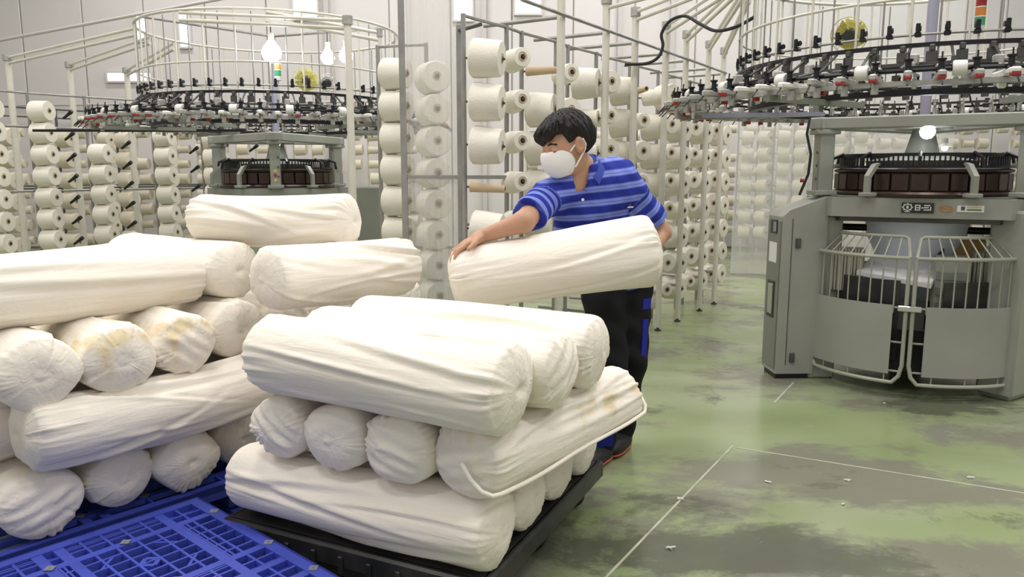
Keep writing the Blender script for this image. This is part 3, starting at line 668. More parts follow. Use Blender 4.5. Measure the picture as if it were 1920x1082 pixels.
UP = (rad(-150), rad(-30), rad(90))
def machine_core(e, full=True, color='machine_green'):
    # bed: a six-sided plate, long sides between the legs
    poly = []
    for a in UP:
        for d in (-16, 16): poly.append((0.66 * math.cos(a + rad(d)), 0.66 * math.sin(a + rad(d))))
    bed = MB().prism(poly, 1.03, 1.142).build('bed', color, e)
    ins = [(x * .94, y * .94) for x, y in poly]
    MB().prism(ins, 1.142, 1.152).build('bed_top', 'machine_dark_green', e)
    MB().prism([(x * .90, y * .90) for x, y in poly], 1.00, 1.03).build('bed_skirt', 'dark_steel', e)
    # uprights and the triangular top beam
    for a in UP:
        u = MB().box((0.62, 0, 1.345), (0.10, 0.085, 0.40), bev=.008).build('upright', color, e, rz=a)
        MB().box((0.62, 0, 1.165), (0.14, 0.13, 0.03), bev=.005).build('foot_plate', color, u)
        MB().box((0.62, 0, 1.535), (0.15, 0.12, 0.03), bev=.005).build('head_plate', color, u)
        bm = MB()
        for zz in (1.25, 1.33, 1.41): bm.lathe([(.001, 0), (.008, 0), (.008, .006), (.001, .006)], 8, 'X', (0.67, .025, zz))
        bm.build('bolt', 'dark_steel', u)
    for i in range(3):
        a, b = UP[i], UP[(i + 1) % 3]
        p = Vector(pol(0.64, a, 1.585)); q = Vector(pol(0.64, b, 1.585)); d = q - p
        MB().box(((p + q) / 2), (d.length + .14, 0.09, 0.072), math.atan2(d.y, d.x), bev=.008).build('top_beam', color, e)
    MB().lathe([(.001, 1.55), (.16, 1.55), (.16, 1.62), (.001, 1.62)], 24).build('hub_plate', 'machine_dark_green', e)
    MB().tube((0, 0, 1.62), (0, 0, 2.52), .03, 12).build('mast', 'lavender_metal', e)
    for k in range(3): MB().tube((0, 0, 2.50), pol(1.12, UP[k] + PI / 3, 2.52), .012, 8).build('mast_arm', 'grey_steel', e)
    # knitting cylinder
    MB().lathe([(.40, 1.150), (.505, 1.150), (.512, 1.165), (.50, 1.178), (.47, 1.182), (.47, 1.285), (.495, 1.292), (.50, 1.305), (.46, 1.315), (.40, 1.315)], 60).build('cylinder', 'brown_metal', e)
    cb = shared('cam_box', lambda: MB().box((.478, 0, 1.234), (.03, .092, .098), bev=.004).mesh('cam_box', 'brown_metal'))
    for k in range(30): put('cam_box', cb, e, (0, 0, 0), (0, 0, 2 * PI * (k + .5) / 30))
    MB().ring(.485, rect(.022, .014), 1.322, 60).build('sinker_ring', 'black_metal', e)
    MB().ring(.455, rect(.03, .018), 1.392, 60).build('dial_ring', 'black_metal', e)
    MB().ring(.49, circ(.006), 1.30, 60).build('chrome_ring', 'chrome', e)
    pin = shared('needle_pin', lambda: MB().box((.468, 0, 1.355), (.006, .0085, .062)).mesh('needle_pin', 'black_metal'))
    for k in range(110): put('needle_pin', pin, e, (0, 0, 0), (0, 0, 2 * PI * k / 110))
    br = shared('dial_bracket', lambda: MB().path([(.455, 0, 1.402), (.52, 0, 1.375), (.53, 0, 1.315)], .011, 6).mesh('dial_bracket', 'black_metal'))
    for k in range(10): put('dial_bracket', br, e, (0, 0, 0), (0, 0, 2 * PI * k / 10 + .3))
    hb = shared('guard_handle', lambda: MB().box((.565, 0, 1.163), (.075, .075, .022), bev=.004).path([(.575, 0, 1.16), (.575, 0, 1.265), (.515, 0, 1.325), (.48, 0, 1.33)], .021, 4).mesh('guard_handle', color))
    for a in (-118, -62, 2, 58, 122, 178): put('guard_handle', hb, e, (0, 0, 0), (0, 0, rad(a)))
    MB().lathe([(.001, 1.33), (.30, 1.33), (.32, 1.36), (.10, 1.40), (.06, 1.55), (.001, 1.55)], 30).build('dial_cap', 'machine_dark_green', e)

def gate(par, a0, a1, hinge_left):
    R = .665; g = empty('gate'); g.parent = par; m = 'gate_paint'
    zb, zt = .095, .815
    # rounded frame
    pts = []; n = 16
    pts += [pol(R, a0, zt)]; pts += [pol(R, a0, .20)]
    pts += [pol(R, a0 + .02, .135), pol(R, a0 + .07, zb)]
    pts += arc(R, a0 + .12, a1 - .12, zb, n)
    pts += [pol(R, a1 - .07, zb), pol(R, a1 - .02, .135), pol(R, a1, .20), pol(R, a1, zt)]
    MB().path(pts, .0115, 8).build('frame_tube', m, g)
    MB().path(arc(R, a0, a1, zt, n), .011, 8).build('mid_rail', m, g)
    RT = .535; zu = .925
    top = [pol(R, a0, zt), pol(RT + .01, a0 + .03, zu - .012), pol(RT, a0 + .07, zu)] + arc(RT, a0 + .12, a1 - .12, zu, n) + [pol(RT, a1 - .07, zu), pol(RT + .01, a1 - .03, zu - .012), pol(R, a1, zt)]
    MB().path(top, .0105, 8).build('top_rail', m, g)
    nb = 9
    for k in range(1, nb):
        a = a0 + (a1 - a0) * k / nb
        MB().tube(pol(R - .006, a, .50), pol(R - .006, a, zt), .0042, 6).build('bar', m, g)
        MB().tube(pol(R, a, zt), pol(RT, a, zu), .0042, 6).build('bar', m, g)
    pa0, pa1 = (a0 + .03, a1 - .10) if hinge_left else (a0 + .10, a1 - .03)
    P = MB().ring(R + .004, rect(.006, .40), .345, 22, pa0, pa1); P.build('panel', color_gate, g)
    for zz in (.16, .33, .53):
        MB().path(arc(R - .012, a0, a1, zz, 14), .006, 6).build('cross_bar', m, g)
    for k in (.2, .5, .85):
        a = a0 + (a1 - a0) * k; MB().tube(pol(R - .004, a, .15), pol(R - .004, a, .095), .004, 6).build('bar', m, g)
    lt = a1 if hinge_left else a0
    MB().box((R + .012, 0, .53), (.02, .085, .032), bev=.004).build('latch', 'chrome', g, rz=lt)
    hg = a0 if hinge_left else a1
    for zz in (.22, .74): MB().lathe([(.001, -.025), (.014, -.025), (.014, .025), (.001, .025)], 10, 'Z', (R * math.cos(hg), R * math.sin(hg), zz)).build('hinge', 'dark_steel', g)
    return g
color_gate = 'machine_green'

def build_right_machine():
    ox, oy = 2.55, 4.85; rz = rad(-27.7)
    e = empty('knitting_machine', (ox, oy, 0), rz)
    tag(e, 'grey-green circular knitting machine with barred gates at the right', 'machine')
    machine_core(e); machine_top(e, 5, .03)
    # legs
    for i, a in enumerate(UP):
        MB().box((0.60, 0, .515), (.17, .21, 1.03), bev=.012).build('leg', 'machine_green', e, rz=a)
        MB().lathe([(.001, 0), (.05, 0), (.05, .012), (.001, .012)], 14, 'Z', (.60 * math.cos(a), .60 * math.sin(a), 0)).build('levelling_foot', 'rubber', e)
    # control cabinet on the left leg
    a = UP[0]
    cb = MB(); w2 = .115
    prof = [(.66, .035), (.90, .035), (.90, 1.02), (.86, 1.06), (.62, 1.145), (.62, .40), (.66, .40)]
    vs = [(x, -w2, z) for x, z in prof] + [(x, w2, z) for x, z in prof]; n = len(prof)
    cb.add(vs, [tuple(range(n)), tuple(range(n, 2 * n))[::-1]] + [(i, i + n, (i + 1) % n + n, (i + 1) % n) for i in range(n)])
    c = cb.build('control_cabinet', 'machine_green', e, rz=a)
    MB().box((.78, 0, .018), (.22, .19, .036)).build('plinth', 'black_metal', c)
    MB().box((.903, 0, .53), (.008, .205, .93), bev=.003).build('door', 'machine_dark_green', c)
    MB().box((.908, .0, .955), (.006, .11, .085), bev=.002).build('display', 'black_plastic', c)
    MB().box((.912, .02, .955), (.002, .045, .06)).build('keypad', 'lavender_metal', c)
    MB().box((.908, 0, .795), (.003, .12, .125)).build('notice', 'sticker_white', c)
    MB().box((.909, 0, .50), (.008, .115, .235), bev=.012).build('window_bezel', 'black_plastic', c)
    MB().box((.914, 0, .50), (.003, .075, .19), bev=.002).build('window_pane', 'chrome', c)
    for zz in (.14, .86): MB().box((.80, w2 + .008, zz), (.03, .016, .06), bev=.003).build('hinge', 'dark_steel', c)
    MB().box((.838, w2 + .001, .55), (.004, .004, .92)).build('door_seam', 'dark_steel', c)
    MB().box((.76, 0, 1.098), (.10, .12, .006), bev=.002).build('top_label', 'lavender_metal', c).rotation_euler = (0, 0, a)
    # right hand leg cover
    MB().box((.60, 0, .55), (.20, .26, 1.06), bev=.015).build('leg_cover', 'machine_green', e, rz=UP[1])
    # gates
    gate(e, rad(-143), rad(-91.5), True); gate(e, rad(-88.5), rad(-37), False)
    # name plate and stickers on the front of the bed
    yf = -0.66 * math.cos(rad(44)) - .0005
    pl = MB().box((0, yf - .004, 1.088), (.165, .008, .058), bev=.002).build('name_plate', 'black_plastic', e)
    em = MB().path([(.021 * math.cos(k * PI / 8) - .052, yf - .010, 1.092 + .017 * math.sin(k * PI / 8)) for k in range(16)], .0032, 5, closed=True)
    for k in range(8):
        q = k * PI / 4; em.box((.0255 * math.cos(q) - .052, yf - .009, 1.092 + .021 * math.sin(q)), (.006, .003, .006))
    em.box((-.052, yf - .009, 1.092), (.012, .003, .016)).box((-.052, yf - .009, 1.066), (.03, .003, .004))
    em.build('emblem', 'sticker_white', pl)
    le = MB()
    for (x, z, w_, h_) in ((.000, 1.104, .026, .006), (.000, 1.090, .026, .005), (.000, 1.077, .026, .006), (-.011, 1.090, .006, .03), (.011, 1.090, .006, .03),
                           (.024, 1.089, .012, .006), (.048, 1.103, .032, .006), (.044, 1.091, .026, .006), (.050, 1.078, .038, .006), (.066, 1.086, .006, .02)):
        le.box((x, yf - .009, z), (w_, .003, h_))
    le.build('plate_lettering', 'sticker_white', pl)
    ov = MB().path([(.142 + .034 * math.cos(k * PI / 12), yf - .002, 1.088 + .017 * math.sin(k * PI / 12)) for k in range(24)], .003, 4, closed=True)
    ov.box((.142, yf - .001, 1.088), (.052, .003, .005)); ov.build('oval_logo', 'orange_plastic', e)
    st = MB().box((.262, yf - .002, 1.088), (.13, .004, .036)).build('sticker', 'sticker_white', e)
    MB().box((.225, yf - .005, 1.091), (.018, .002, .02)).box((.28, yf - .005, 1.083), (.07, .002, .006)).build('sticker_print', 'dark_steel', st)
    MB().box((.28, yf - .005, 1.097), (.07, .002, .008)).build('sticker_print', 'yellow_plastic', st)
    # take-down unit inside the gates
    MB().lathe([(.001, .12), (.52, .12), (.54, .14), (.54, .19), (.001, .19)], 40).build('turntable', 'black_metal', e)
    for (q0, q1) in ((-148, -96), (-72, -32), (20, 170)):
        MB().ring(.535, rect(.014, .47), .435, 16, rad(q0), rad(q1)).build('inner_drum', 'black_plastic', e)
    MB().lathe([(.30, 1.02), (.285, .90), (.23, .78), (.17, .70)], 40).build('knit_tube', 'knit_white', e)
    MB().lathe([(.001, -.26), (.095, -.26), (.11, -.25), (.11, .25), (.095, .26), (.001, .26)], 28, 'X', (-.02, -.05, .60)).build('fabric_roll', 'knit_white', e)
    MB().add([(-.30, -.42, .70), (.10, -.50, .655), (.16, -.16, .76), (-.22, -.12, .78), (-.30, -.42, .675), (.10, -.50, .63), (.16, -.16, .735), (-.22, -.12, .755)],
             [(0, 1, 2, 3), (7, 6, 5, 4), (0, 4, 5, 1), (1, 5, 6, 2), (2, 6, 7, 3), (3, 7, 4, 0)]).build('folded_fabric', 'paper_white', e)
    MB().box((.20, -.36, .60), (.19, .16, .42), bev=.015).build('gear_case', 'machine_green', e)
    gv = MB()
    for k in range(3): gv.box((.20, -.444, .52 + k * .09), (.15, .006, .05), bev=.002)
    gv.build('gear_cover', 'machine_dark_green', e)
    MB().box((.30, .0, .83), (.16, .22, .12), bev=.008).build('yellow_box', 'cardboard', e)
    for sx in (-.36, .40):
        fc = MB()
        for k in range(10): fc.box((sx - .08 + .018 * k, -.12 - .25 * (1 if sx < 0 else .6), .70), (.015, .05, .26), bev=.003)
        fc.box((sx, -.09 - .25 * (1 if sx < 0 else .6), .70), (.19, .03, .27)); fc.build('fluted_cover', 'gate_paint', e)
    MB().tube((-.46, -.06, .94), (.46, -.06, .94), .022, 12).build('spreader_bar', 'black_metal', e)
    MB().box((.13, -.18, .88), (.06, .05, .24), bev=.006).build('spreader_arm', 'black_metal', e)
    MB().box((0, .42, .75), (.50, .02, .5), bev=.004).build('back_panel', 'machine_dark_green', e)
    lamp(e, (0.02, -.33, 1.535), .042, 10)
    lamp(e, (.13, .40, 1.46), .02, 10)
    stack_light(e, (.20, -1.05, 1.955), 1.0)
    fan(e, (-.40, -.62, 2.06), -.25, .10, 'yellow_plastic', .35)
    MB().box((-.60, -.30, 1.80), (.03, .03, .28)).build('fan_post', 'grey_steel', e)
    # cable down the left upright, red knob
    MB().path([(-.62, -.40, 1.62), (-.63, -.41, 1.52), (-.60, -.42, 1.40), (-.61, -.40, 1.28), (-.66, -.36, 1.15)], .008, 6).build('cable', 'rubber', e)
    MB().lathe([(.001, 0), (.013, 0), (.013, .02), (.001, .02)], 10, 'X', (-.66, -.36, 1.24)).build('red_knob', 'red_plastic', e)
    MB().box((-.86, -.62, 1.63), (.70, .06, .022), rad(20)).build('tray_bar', 'lavender_metal', e)
build_right_machine()

def build_left_machine():
    e = empty('knitting_machine', (-2.17, 7.2, 0), rad(15))
    tag(e, 'circular knitting machine behind the bale stack on the left', 'machine')
    # turn so one upright faces the camera
    h = empty('core_frame'); 
    bpy.data.objects.remove(h)
    e.rotation_euler = (0, 0, rad(-45 - 0))
    machine_core(e); machine_top(e, 9, .05)
    for a in UP:
        MB().box((0.60, 0, .515), (.17, .21, 1.03), bev=.012).build('leg', 'machine_green', e, rz=a)
    MB().lathe([(.001, .12), (.52, .12), (.54, .14), (.54, .19), (.001, .19)], 40).build('turntable', 'black_metal', e)
    MB().ring(.60, rect(.014, .70), .62, 40).build('guard_panel', 'machine_green', e)
    MB().lathe([(.30, 1.02), (.285, .90), (.23, .78), (.17, .70)], 40).build('knit_tube', 'knit_white', e)
    lamp(e, (.36, -.205, 1.535), .038, 10)
    s = math.sin(rad(45))
    stack_light(e, (.93, -.46, 2.0), 1.1)
    fan(e, (.746, -.10, 2.05), rad(45), .11, 'yellow_plastic', .35)
    fan(e, (.86, .01, 2.03), rad(80), .08, 'white_plastic', .35)
    for k, zz in enumerate((1.22, 1.26, 1.30)):
        MB().lathe([(.001, 0), (.014, 0), (.014, .035), (.001, .035)], 10, 'X', (.64, 0, zz)).build('button', ('yellow_plastic', 'red_plastic', 'yellow_plastic')[k], e, rz=UP[1])
    MB().box((-.70, -.95, 1.655), (1.9, .05, .022), rad(45)).build('tray_bar', 'black_metal', e)
    c = MB().box((1.17, .18, .585), (.24, .22, 1.17), rad(45), bev=.012).build('control_cabinet', 'machine_dark_green', e)
    for k in range(9): MB().box((1.17 - .082, .18 - .082, .80 + k * .03), (.14, .012, .010), rad(45)).build('vent_slat', 'machine_green', c)
build_left_machine()
for i, (x, y, z, lab) in enumerate(((-1.86, 6.15, 2.20, 'glowing round bulb hanging in the left machine\'s wire cage'), (-1.60, 6.9, 2.27, 'bright bulb at the back of the left machine\'s cage, left of its pair'), (-1.42, 6.8, 2.27, 'bright bulb at the back of the left machine\'s cage, right of its pair'))):
    e = empty('hanging_bulb', (x, y, z)); tag(e, lab, 'lamp', 'hanging bulbs')
    r = .075 if i == 0 else .06  # rear pair made up, with sockets and cords, for one wide glare
    MB().lathe([(.001, -r), (r * .5, -r * .87), (r * .87, -r * .5), (r, 0), (r * .87, r * .5), (r * .5, r * .95), (.022, r * 1.3), (.001, r * 1.3)], 20).build('bulb', 'lamp_glow', e)
    MB().lathe([(.001, r * 1.3), (.024, r * 1.3), (.024, r * 1.3 + .05), (.001, r * 1.3 + .05)], 14).build('socket', 'white_plastic', e)
    MB().tube((0, 0, r * 1.3 + .05), (0, 0, 2.52 - z if i == 0 else 2.5 - z), .004, 6).build('cord', 'rubber', e)

# ================================================================== pole frames that carry the yarn tubes
def pole_frame(x, y, label, target, ztop=2.42, group='cream yarn-tube poles', side=None, r=.025):
    e = empty('tube_pole', (x, y, 0)); tag(e, label, 'pole', group)
    MB().tube((0, 0, .03), (0, 0, ztop), r, 12).build('post', 'cream_paint', e)
    MB().lathe([(.001, 0), (r * 1.1, 0), (r * 1.1, .012), (.010, .016), (.010, .035), (r * .9, .04), (.001, .04)], 12).build('levelling_foot', 'dark_steel', e)
    MB().lathe([(.001, -.03), (r * 1.45, -.03), (r * 1.45, .03), (.001, .03)], 12, 'Z', (0, 0, ztop - .01)).build('corner_joint', 'feeder_grey', e)
    if target:
        for k, dz in enumerate((0.0, -.055)):
            t = Vector(target) - Vector((x, y, 0)); t.z += dz
            MB().tube((0, 0, ztop + dz - .01), tuple(t), .014, 8).build('yarn_tube', 'cream_paint', e)
    if side:
        for zz, ln in side:
            MB().tube((0, 0, zz), (-GP.x * ln, -GP.y * ln, zz), .013, 8).build('side_bar', 'grey_steel', e)
    return e
RC = Vector((2.55, 4.85))
def cagept(c, ang, z=2.50): return (c.x + 1.12 * math.cos(ang), c.y + 1.12 * math.sin(ang), z)
P0 = Vector((1.197, 6.187))
poles = [P0 - G * 1.71, P0 - G * 1.087, P0 - G * .604, P0, P0 + G * .46, P0 + G * 1.05, P0 + G * 1.49]
tang = [205, 195, 185, 174, 164, 154, 146]
nm = ['nearest, left of the worker\'s head', 'behind the worker\'s head', 'behind the worker\'s shoulder', 'right beside the worker', 'second right of the worker', 'third right of the worker', 'farthest, right of the worker']
for p, t, n in zip(poles, tang, nm):
    pole_frame(p.x, p.y, 'cream pole with overhead yarn tubes, %s' % n, cagept(RC, rad(t)), side=[(2.2, .55), (.32, .5)])
rl = MB().tube((*(poles[0] - G * .5 + GP * .03), 2.205), (*(poles[-1] + GP * .03), 2.205), .011, 8).build('creel_rail', 'grey_steel')
tag(rl, 'long grey rail tying the row of cream poles behind the worker', 'rail')
LC = Vector((-2.17, 7.2))
for i, ((x, y), t) in enumerate((((-5.02, 7.9), 200), ((-4.70, 8.42), 178), ((-4.32, 8.88), 160))):
    pole_frame(x, y, 'cream pole with overhead yarn tubes, %s of three left of the far machine' % ORD[i], cagept(LC, rad(t)), r=.031)
pole_frame(-1.185, 5.76, 'cream pole in front of the far machine, above the topmost bale', cagept(LC, rad(250)), ztop=2.38, r=.027)
pole_frame(-1.02, 6.15, 'thin cream pole beside the grey rack, right of the far machine', cagept(LC, rad(285)), ztop=2.36, r=.016)

# ================================================================== creels and yarn cones
RGc = random.Random(77)
def cone_mesh(key, r0, r1, L, m):
    b = MB().lathe([(.022, -L / 2), (r0 * .93, -L / 2), (r0, -L / 2 + .008), (r0 * .99, -L * .2), (r1 * 1.02, L / 2 - .012), (r1 * .96, L / 2), (.030, L / 2 + .003), (.026, L / 2 - .004)], 26, 'X')
    return b.mesh('yarn_cone', m)
def core_mesh(L):
    return MB().lathe([(.016, -L / 2 - .012), (.024, -L / 2 - .012), (.021, L / 2 + .005), (.0155, L / 2 + .005), (.015, L / 2 - .03)], 16, 'X').mesh('core_tube', 'paper_tube')
def plug_mesh(L): return MB().lathe([(.001, L / 2 - .01), (.0152, L / 2 - .01), (.0152, L / 2 + .0035), (.001, L / 2 + .0035)], 14, 'X').mesh('core_shade', 'hole_shade')  # black plug paints the shade inside the open tube
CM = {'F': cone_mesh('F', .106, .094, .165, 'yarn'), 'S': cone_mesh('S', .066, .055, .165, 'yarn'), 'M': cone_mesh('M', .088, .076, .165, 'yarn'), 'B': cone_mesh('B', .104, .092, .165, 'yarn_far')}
CORE = core_mesh(.165); PLUG = plug_mesh(.165)
TUBE = MB().lathe([(.017, -.10), (.029, -.10), (.020, .10), (.014, .10), (.013, .06)], 18, 'X').mesh('paper_tube', 'paper_tube')
def yarn_cone(kind, loc, ax, label, group, parts=True):
    d = Vector(ax).normalized(); rz = math.atan2(d.y, d.x); ry = -math.asin(d.z)
    if kind == 'T':
        o = put('bobbin_tube', TUBE, None, loc, (0, ry, rz)); tag(o, label.replace('yarn cone', 'paper tube'), 'tube', 'empty paper tubes'); return o
    o = put('yarn_cone', CM[kind], None, loc, (RGc.uniform(0, 6), ry, rz)); tag(o, label, 'yarn cone', group)
    if parts:
        put('core_tube', CORE, o); put('core_shade', PLUG, o)
    return o
PEG = MB().tube((-.14, 0, 0), (.10, 0, 0), .006, 6).mesh('peg', 'dark_steel')
PEGD = MB().lathe([(.001, -.06), (.012, -.06), (.014, 0), (.020, .05), (.018, .07), (.001, .07)], 10, 'X').mesh('peg', 'black_metal')
SIZE = {'F': 'full', 'S': 'half-used small', 'M': 'partly used', 'B': 'dull beige', 'T': 'empty brown'}
def creel(label, cols, where, group, post_m='grey_steel', ztop=2.15, postr=.014, rails=(), bare=None):
    """cols: list of (x, y, axis, [(z, kind)], column phrase)"""
    e = empty('creel_rack', (cols[0][0], cols[0][1], 0)); tag(e, label, 'rack', 'metal cone racks')
    o = Vector((cols[0][0], cols[0][1], 0)); tops = []
    for ci, (x, y, ax, zs, ph) in enumerate(cols):
        d = Vector(ax).normalized(); pc = Vector((x, y, 0)) - Vector((d.x, d.y, 0)) * .135 - o
        MB().tube((pc.x, pc.y, .0), (pc.x, pc.y, ztop), postr, 8).build('post', post_m, e); tops.append(pc)
        for ri, (z, k) in enumerate(zs):
            put('peg', PEG, e, (x - o.x, y - o.y, z), (0, -math.asin(d.z), math.atan2(d.y, d.x)))
            if k == '-': continue
            yarn_cone(k, (x, y, z), ax, '%s yarn cone, %s from top, %s' % (SIZE[k], ORD[ri], ph), group)
    for zz in (ztop - .01, .16) + tuple(rails):
        for a, b in zip(tops[:-1], tops[1:]):
            MB().tube((a.x, a.y, zz), (b.x, b.y, zz), .010, 6).build('rail', post_m, e)
    if bare:
        for (x, y, z) in bare: put('peg', PEGD, e, (x - o.x, y - o.y, z), (0, -.55, rad(-15)))
    return e
# row behind the worker
kinds = ['FFFTFFFF', 'SSSSSSSS', 'TFFFFFFF', 'SMSSMFFF', 'FSSMFSMF', 'MSMSSMSM', 'FFFFFFFF', 'TSMSSSSS', 'SFFFFFFF', 'FMSSSSMS', 'FFFFMFFF', 'SMSMSSMS', 'FFMFFFFF', 'MSSMFMSM', 'FFFFFFFF']
cols = []
for k, kk in enumerate(kinds):
    p = Vector((-.134, 4.30)) + G * .30 * k
    ax = (.97, -.24, -.06) if k == 0 else (.42, -.90, .05) if k % 2 else (.93, -.36, .0) if k < 9 else (.74, -.67, .0)
    nrow = 5 if k < 8 else 8
    zs = [(1.90 - .232 * i + (.03 if k % 2 else 0) - (.02 if k > 2 else 0), c) for i, c in enumerate(kk[:nrow])]
    cols.append((p.x, p.y, ax, zs, '%s column behind the worker' % ORD[k]))
creel('long grey cone rack running back behind the worker', cols, '', 'cones behind the worker', 'grey_steel', ztop=2.14, rails=(1.0,))
# rack behind the clear plastic
cols = [(-.765, 5.22, (.93, -.36, 0), [(1.93 - .208 * i, 'F') for i in range(8)], 'left column behind clear plastic'),
        (-.505, 5.05, (.40, -.91, .03), [(1.885 - .2 * i, 'F') for i in range(8)], 'right column behind clear plastic')]
creel('narrow cone rack standing behind the clear plastic sheet', cols, '', 'cones behind the plastic sheet', 'grey_steel', ztop=2.12, rails=(1.02,))
# left rack
cols = []
for (x, y, z0, n, ph) in ((-4.79, 7.2, 1.86, 8, 'column at the left frame edge'), (-4.55, 7.6, 1.865, 8, 'between first and second left poles'), (-4.22, 8.0, 1.47, 7, 'between second and third left poles'),
                          (-3.78, 8.5, 1.66, 8, 'column left of the far machine'), (-3.45, 9.0, 1.66, 7, 'column under the far machine\'s ring')):
    cols.append((x, y, (.985, -.12, .06), [(z0 - .207 * i, 'F') for i in range(n)], ph))
bare = []
for (x, y, n, z0) in ((-4.37, 7.72, 8, 1.84), (-4.02, 8.12, 7, 1.56), (-3.52, 8.62, 7, 1.52), (-2.95, 8.9, 5, 1.55)):
    for i in range(n): bare.append((x, y, z0 - .207 * i))
creel('grey cone rack along the left side of the hall', cols, '', 'cones on the left rack', 'grey_steel', ztop=2.05, rails=(1.72, 1.10), bare=bare)
cols = []
for ci, (x, y) in enumerate(((-5.45, 8.45), (-5.1, 8.95), (-4.65, 9.4), (-4.35, 9.85), (-3.95, 10.3))):
    cols.append((x, y, (.93, -.35, .0), [(1.66 - .235 * i, 'B') for i in range(6)], '%s column, dim rack behind the left rack' % ORD[ci]))
creel('dim second cone rack standing behind the left rack', cols, '', 'cones on the dim back rack', 'dark_steel', ztop=2.0, rails=(1.1,))
cols = []
for ci, (x, y) in enumerate(((-6.6, 9.6), (-6.1, 10.2), (-5.6, 10.8), (-5.0, 11.2), (-4.3, 11.5))):
    cols.append((x, y, (.93, -.35, .0), [(1.72 - .235 * i, 'B') for i in range(6)], '%s column of the farthest left rack' % ORD[ci]))
creel('farthest cone rack by the back wall on the left', cols, '', 'cones on the farthest left rack', 'dark_steel', ztop=2.0, rails=(1.1,))
# far right rack
cols = []
for ci in range(7):
    x, y = 3.50 + .235 * ci, 11.6 - .10 * ci
    cols.append((x, y, (.95, -.30, .0) if ci % 2 == 0 else (.6, -.8, 0), [(1.78 - .232 * i, 'B') for i in range(7)], '%s column of the far right rack' % ORD[ci]))
creel('far cone rack against the back wall, left of the right machine', cols, '', 'cones on the far rack', 'grey_steel', ztop=2.3, rails=(1.0,))
def cone_mass(name, x0, x1, y0, y1, z0, z1, n, label, seed):
    rg = random.Random(seed); b = MB(); nc = n
    for i in range(nc):
        x = x0 + (x1 - x0) * (i + .5) / nc; y = y0 + (y1 - y0) * (i + .5) / nc
        z = z1
        while z > z0:
            if rg.random() < .9:
                r = rg.choice((.10, .095, .07)); L = .16
                b.lathe([(.001, -L / 2), (r, -L / 2), (r * .88, L / 2), (.001, L / 2)], 10, 'X', (x + rg.uniform(-.03, .03), y, z))
            z -= .225
        b.tube((x - .1, y, 0), (x - .1, y, 2.1), .012, 6)
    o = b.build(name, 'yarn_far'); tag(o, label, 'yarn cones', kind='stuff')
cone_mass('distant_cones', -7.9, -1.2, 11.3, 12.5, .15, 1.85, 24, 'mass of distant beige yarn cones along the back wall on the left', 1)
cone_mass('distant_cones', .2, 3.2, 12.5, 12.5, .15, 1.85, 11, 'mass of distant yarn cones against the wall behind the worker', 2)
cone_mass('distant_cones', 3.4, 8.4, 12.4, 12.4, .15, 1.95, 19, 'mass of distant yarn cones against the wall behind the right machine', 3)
# grey door frame and clear sheets
e = empty('grey_frame', (-.64, 4.62, 0)); tag(e, 'grey square-tube frame holding clear plastic, left of the worker', 'frame')
MB().box((0, 0, 1.25), (.034, .034, 2.5)).build('post', 'grey_steel', e)
MB().box((.335, -.06, 1.06), (.028, .028, 2.12)).build('post', 'grey_steel', e)
MB().box((.30, -.03, 1.262), (.62, .022, .022), rad(-6)).build('cross_bar', 'grey_steel', e)
MB().tube((.335, -.06, 2.09), (.47, -.28, 2.085), .011, 8).build('cross_bar', 'dark_steel', e)
MB().box((.30, -.03, .12), (.62, .022, .022), rad(-6)).build('cross_bar', 'grey_steel', e)
def sheet(name, a, b, z0, z1, amp, m, label, seed):
    rg = np.random.RandomState(seed); n = 60; a = Vector(a); b = Vector(b); d = (b - a); nrm = Vector((-d.y, d.x)).normalized(); vs = []; fs = []
    ph = rg.rand(4) * 6
    for i in range(n + 1):
        t = i / n; off = amp * (math.sin(t * 17 + ph[0]) + .6 * math.sin(t * 41 + ph[1]) + .3 * math.sin(t * 77 + ph[2]))
        p = a + d * t + nrm * off
        for z in (z0, z0 + (z1 - z0) * .5, z1): vs.append((p.x, p.y, z))
    for i in range(n):
        for k in range(2): fs.append((i * 3 + k, i * 3 + 3 + k, i * 3 + 4 + k, i * 3 + 1 + k))
    me = bpy.data.meshes.new(name); me.from_pydata(vs, [], fs); me.materials.append(M[m]); me.polygons.foreach_set('use_smooth', [True] * len(fs)); me.update()
    o = put(name, me); tag(o, label, 'plastic sheet')
sheet('plastic_sheet', (-.62, 4.66), (-.32, 4.60), .02, 2.45, .004, 'clear_plastic', 'clear plastic sheet stretched on the grey frame left of the worker', 3)
sheet('plastic_sheet', (2.75, 9.6), (5.2, 9.2), .02, 3.6, .012, 'clear_plastic_haze', 'hazy clear plastic curtain in front of the far rack', 4)
# black hose by the poles
hp = [(.80, 5.62, 2.045), (.95, 5.62, 2.05), (1.03, 5.60, 2.09), (1.062, 5.6, 2.17), (1.05, 5.6, 2.25), (1.10, 5.56, 2.33), (1.19, 5.5, 2.35), (1.26, 5.35, 2.27), (1.33, 5.2, 2.20), (1.42, 5.05, 2.20), (1.50, 4.95, 2.24)]
hs = []
for i in range(len(hp) - 1):
    a, b, c_, d_ = [Vector(hp[min(max(j, 0), len(hp) - 1)]) for j in (i - 1, i, i + 1, i + 2)]
    for q in range(5):
        t = q / 5; hs.append(tuple(.5 * ((2 * b) + (c_ - a) * t + (2 * a - 5 * b + 4 * c_ - d_) * t * t + (3 * b - a - 3 * c_ + d_) * t ** 3)))
hs.append(hp[-1]); tag(MB().path(hs, .011, 8).build('black_hose', 'rubber'), 'black hose looping between the poles and the right machine', 'hose')
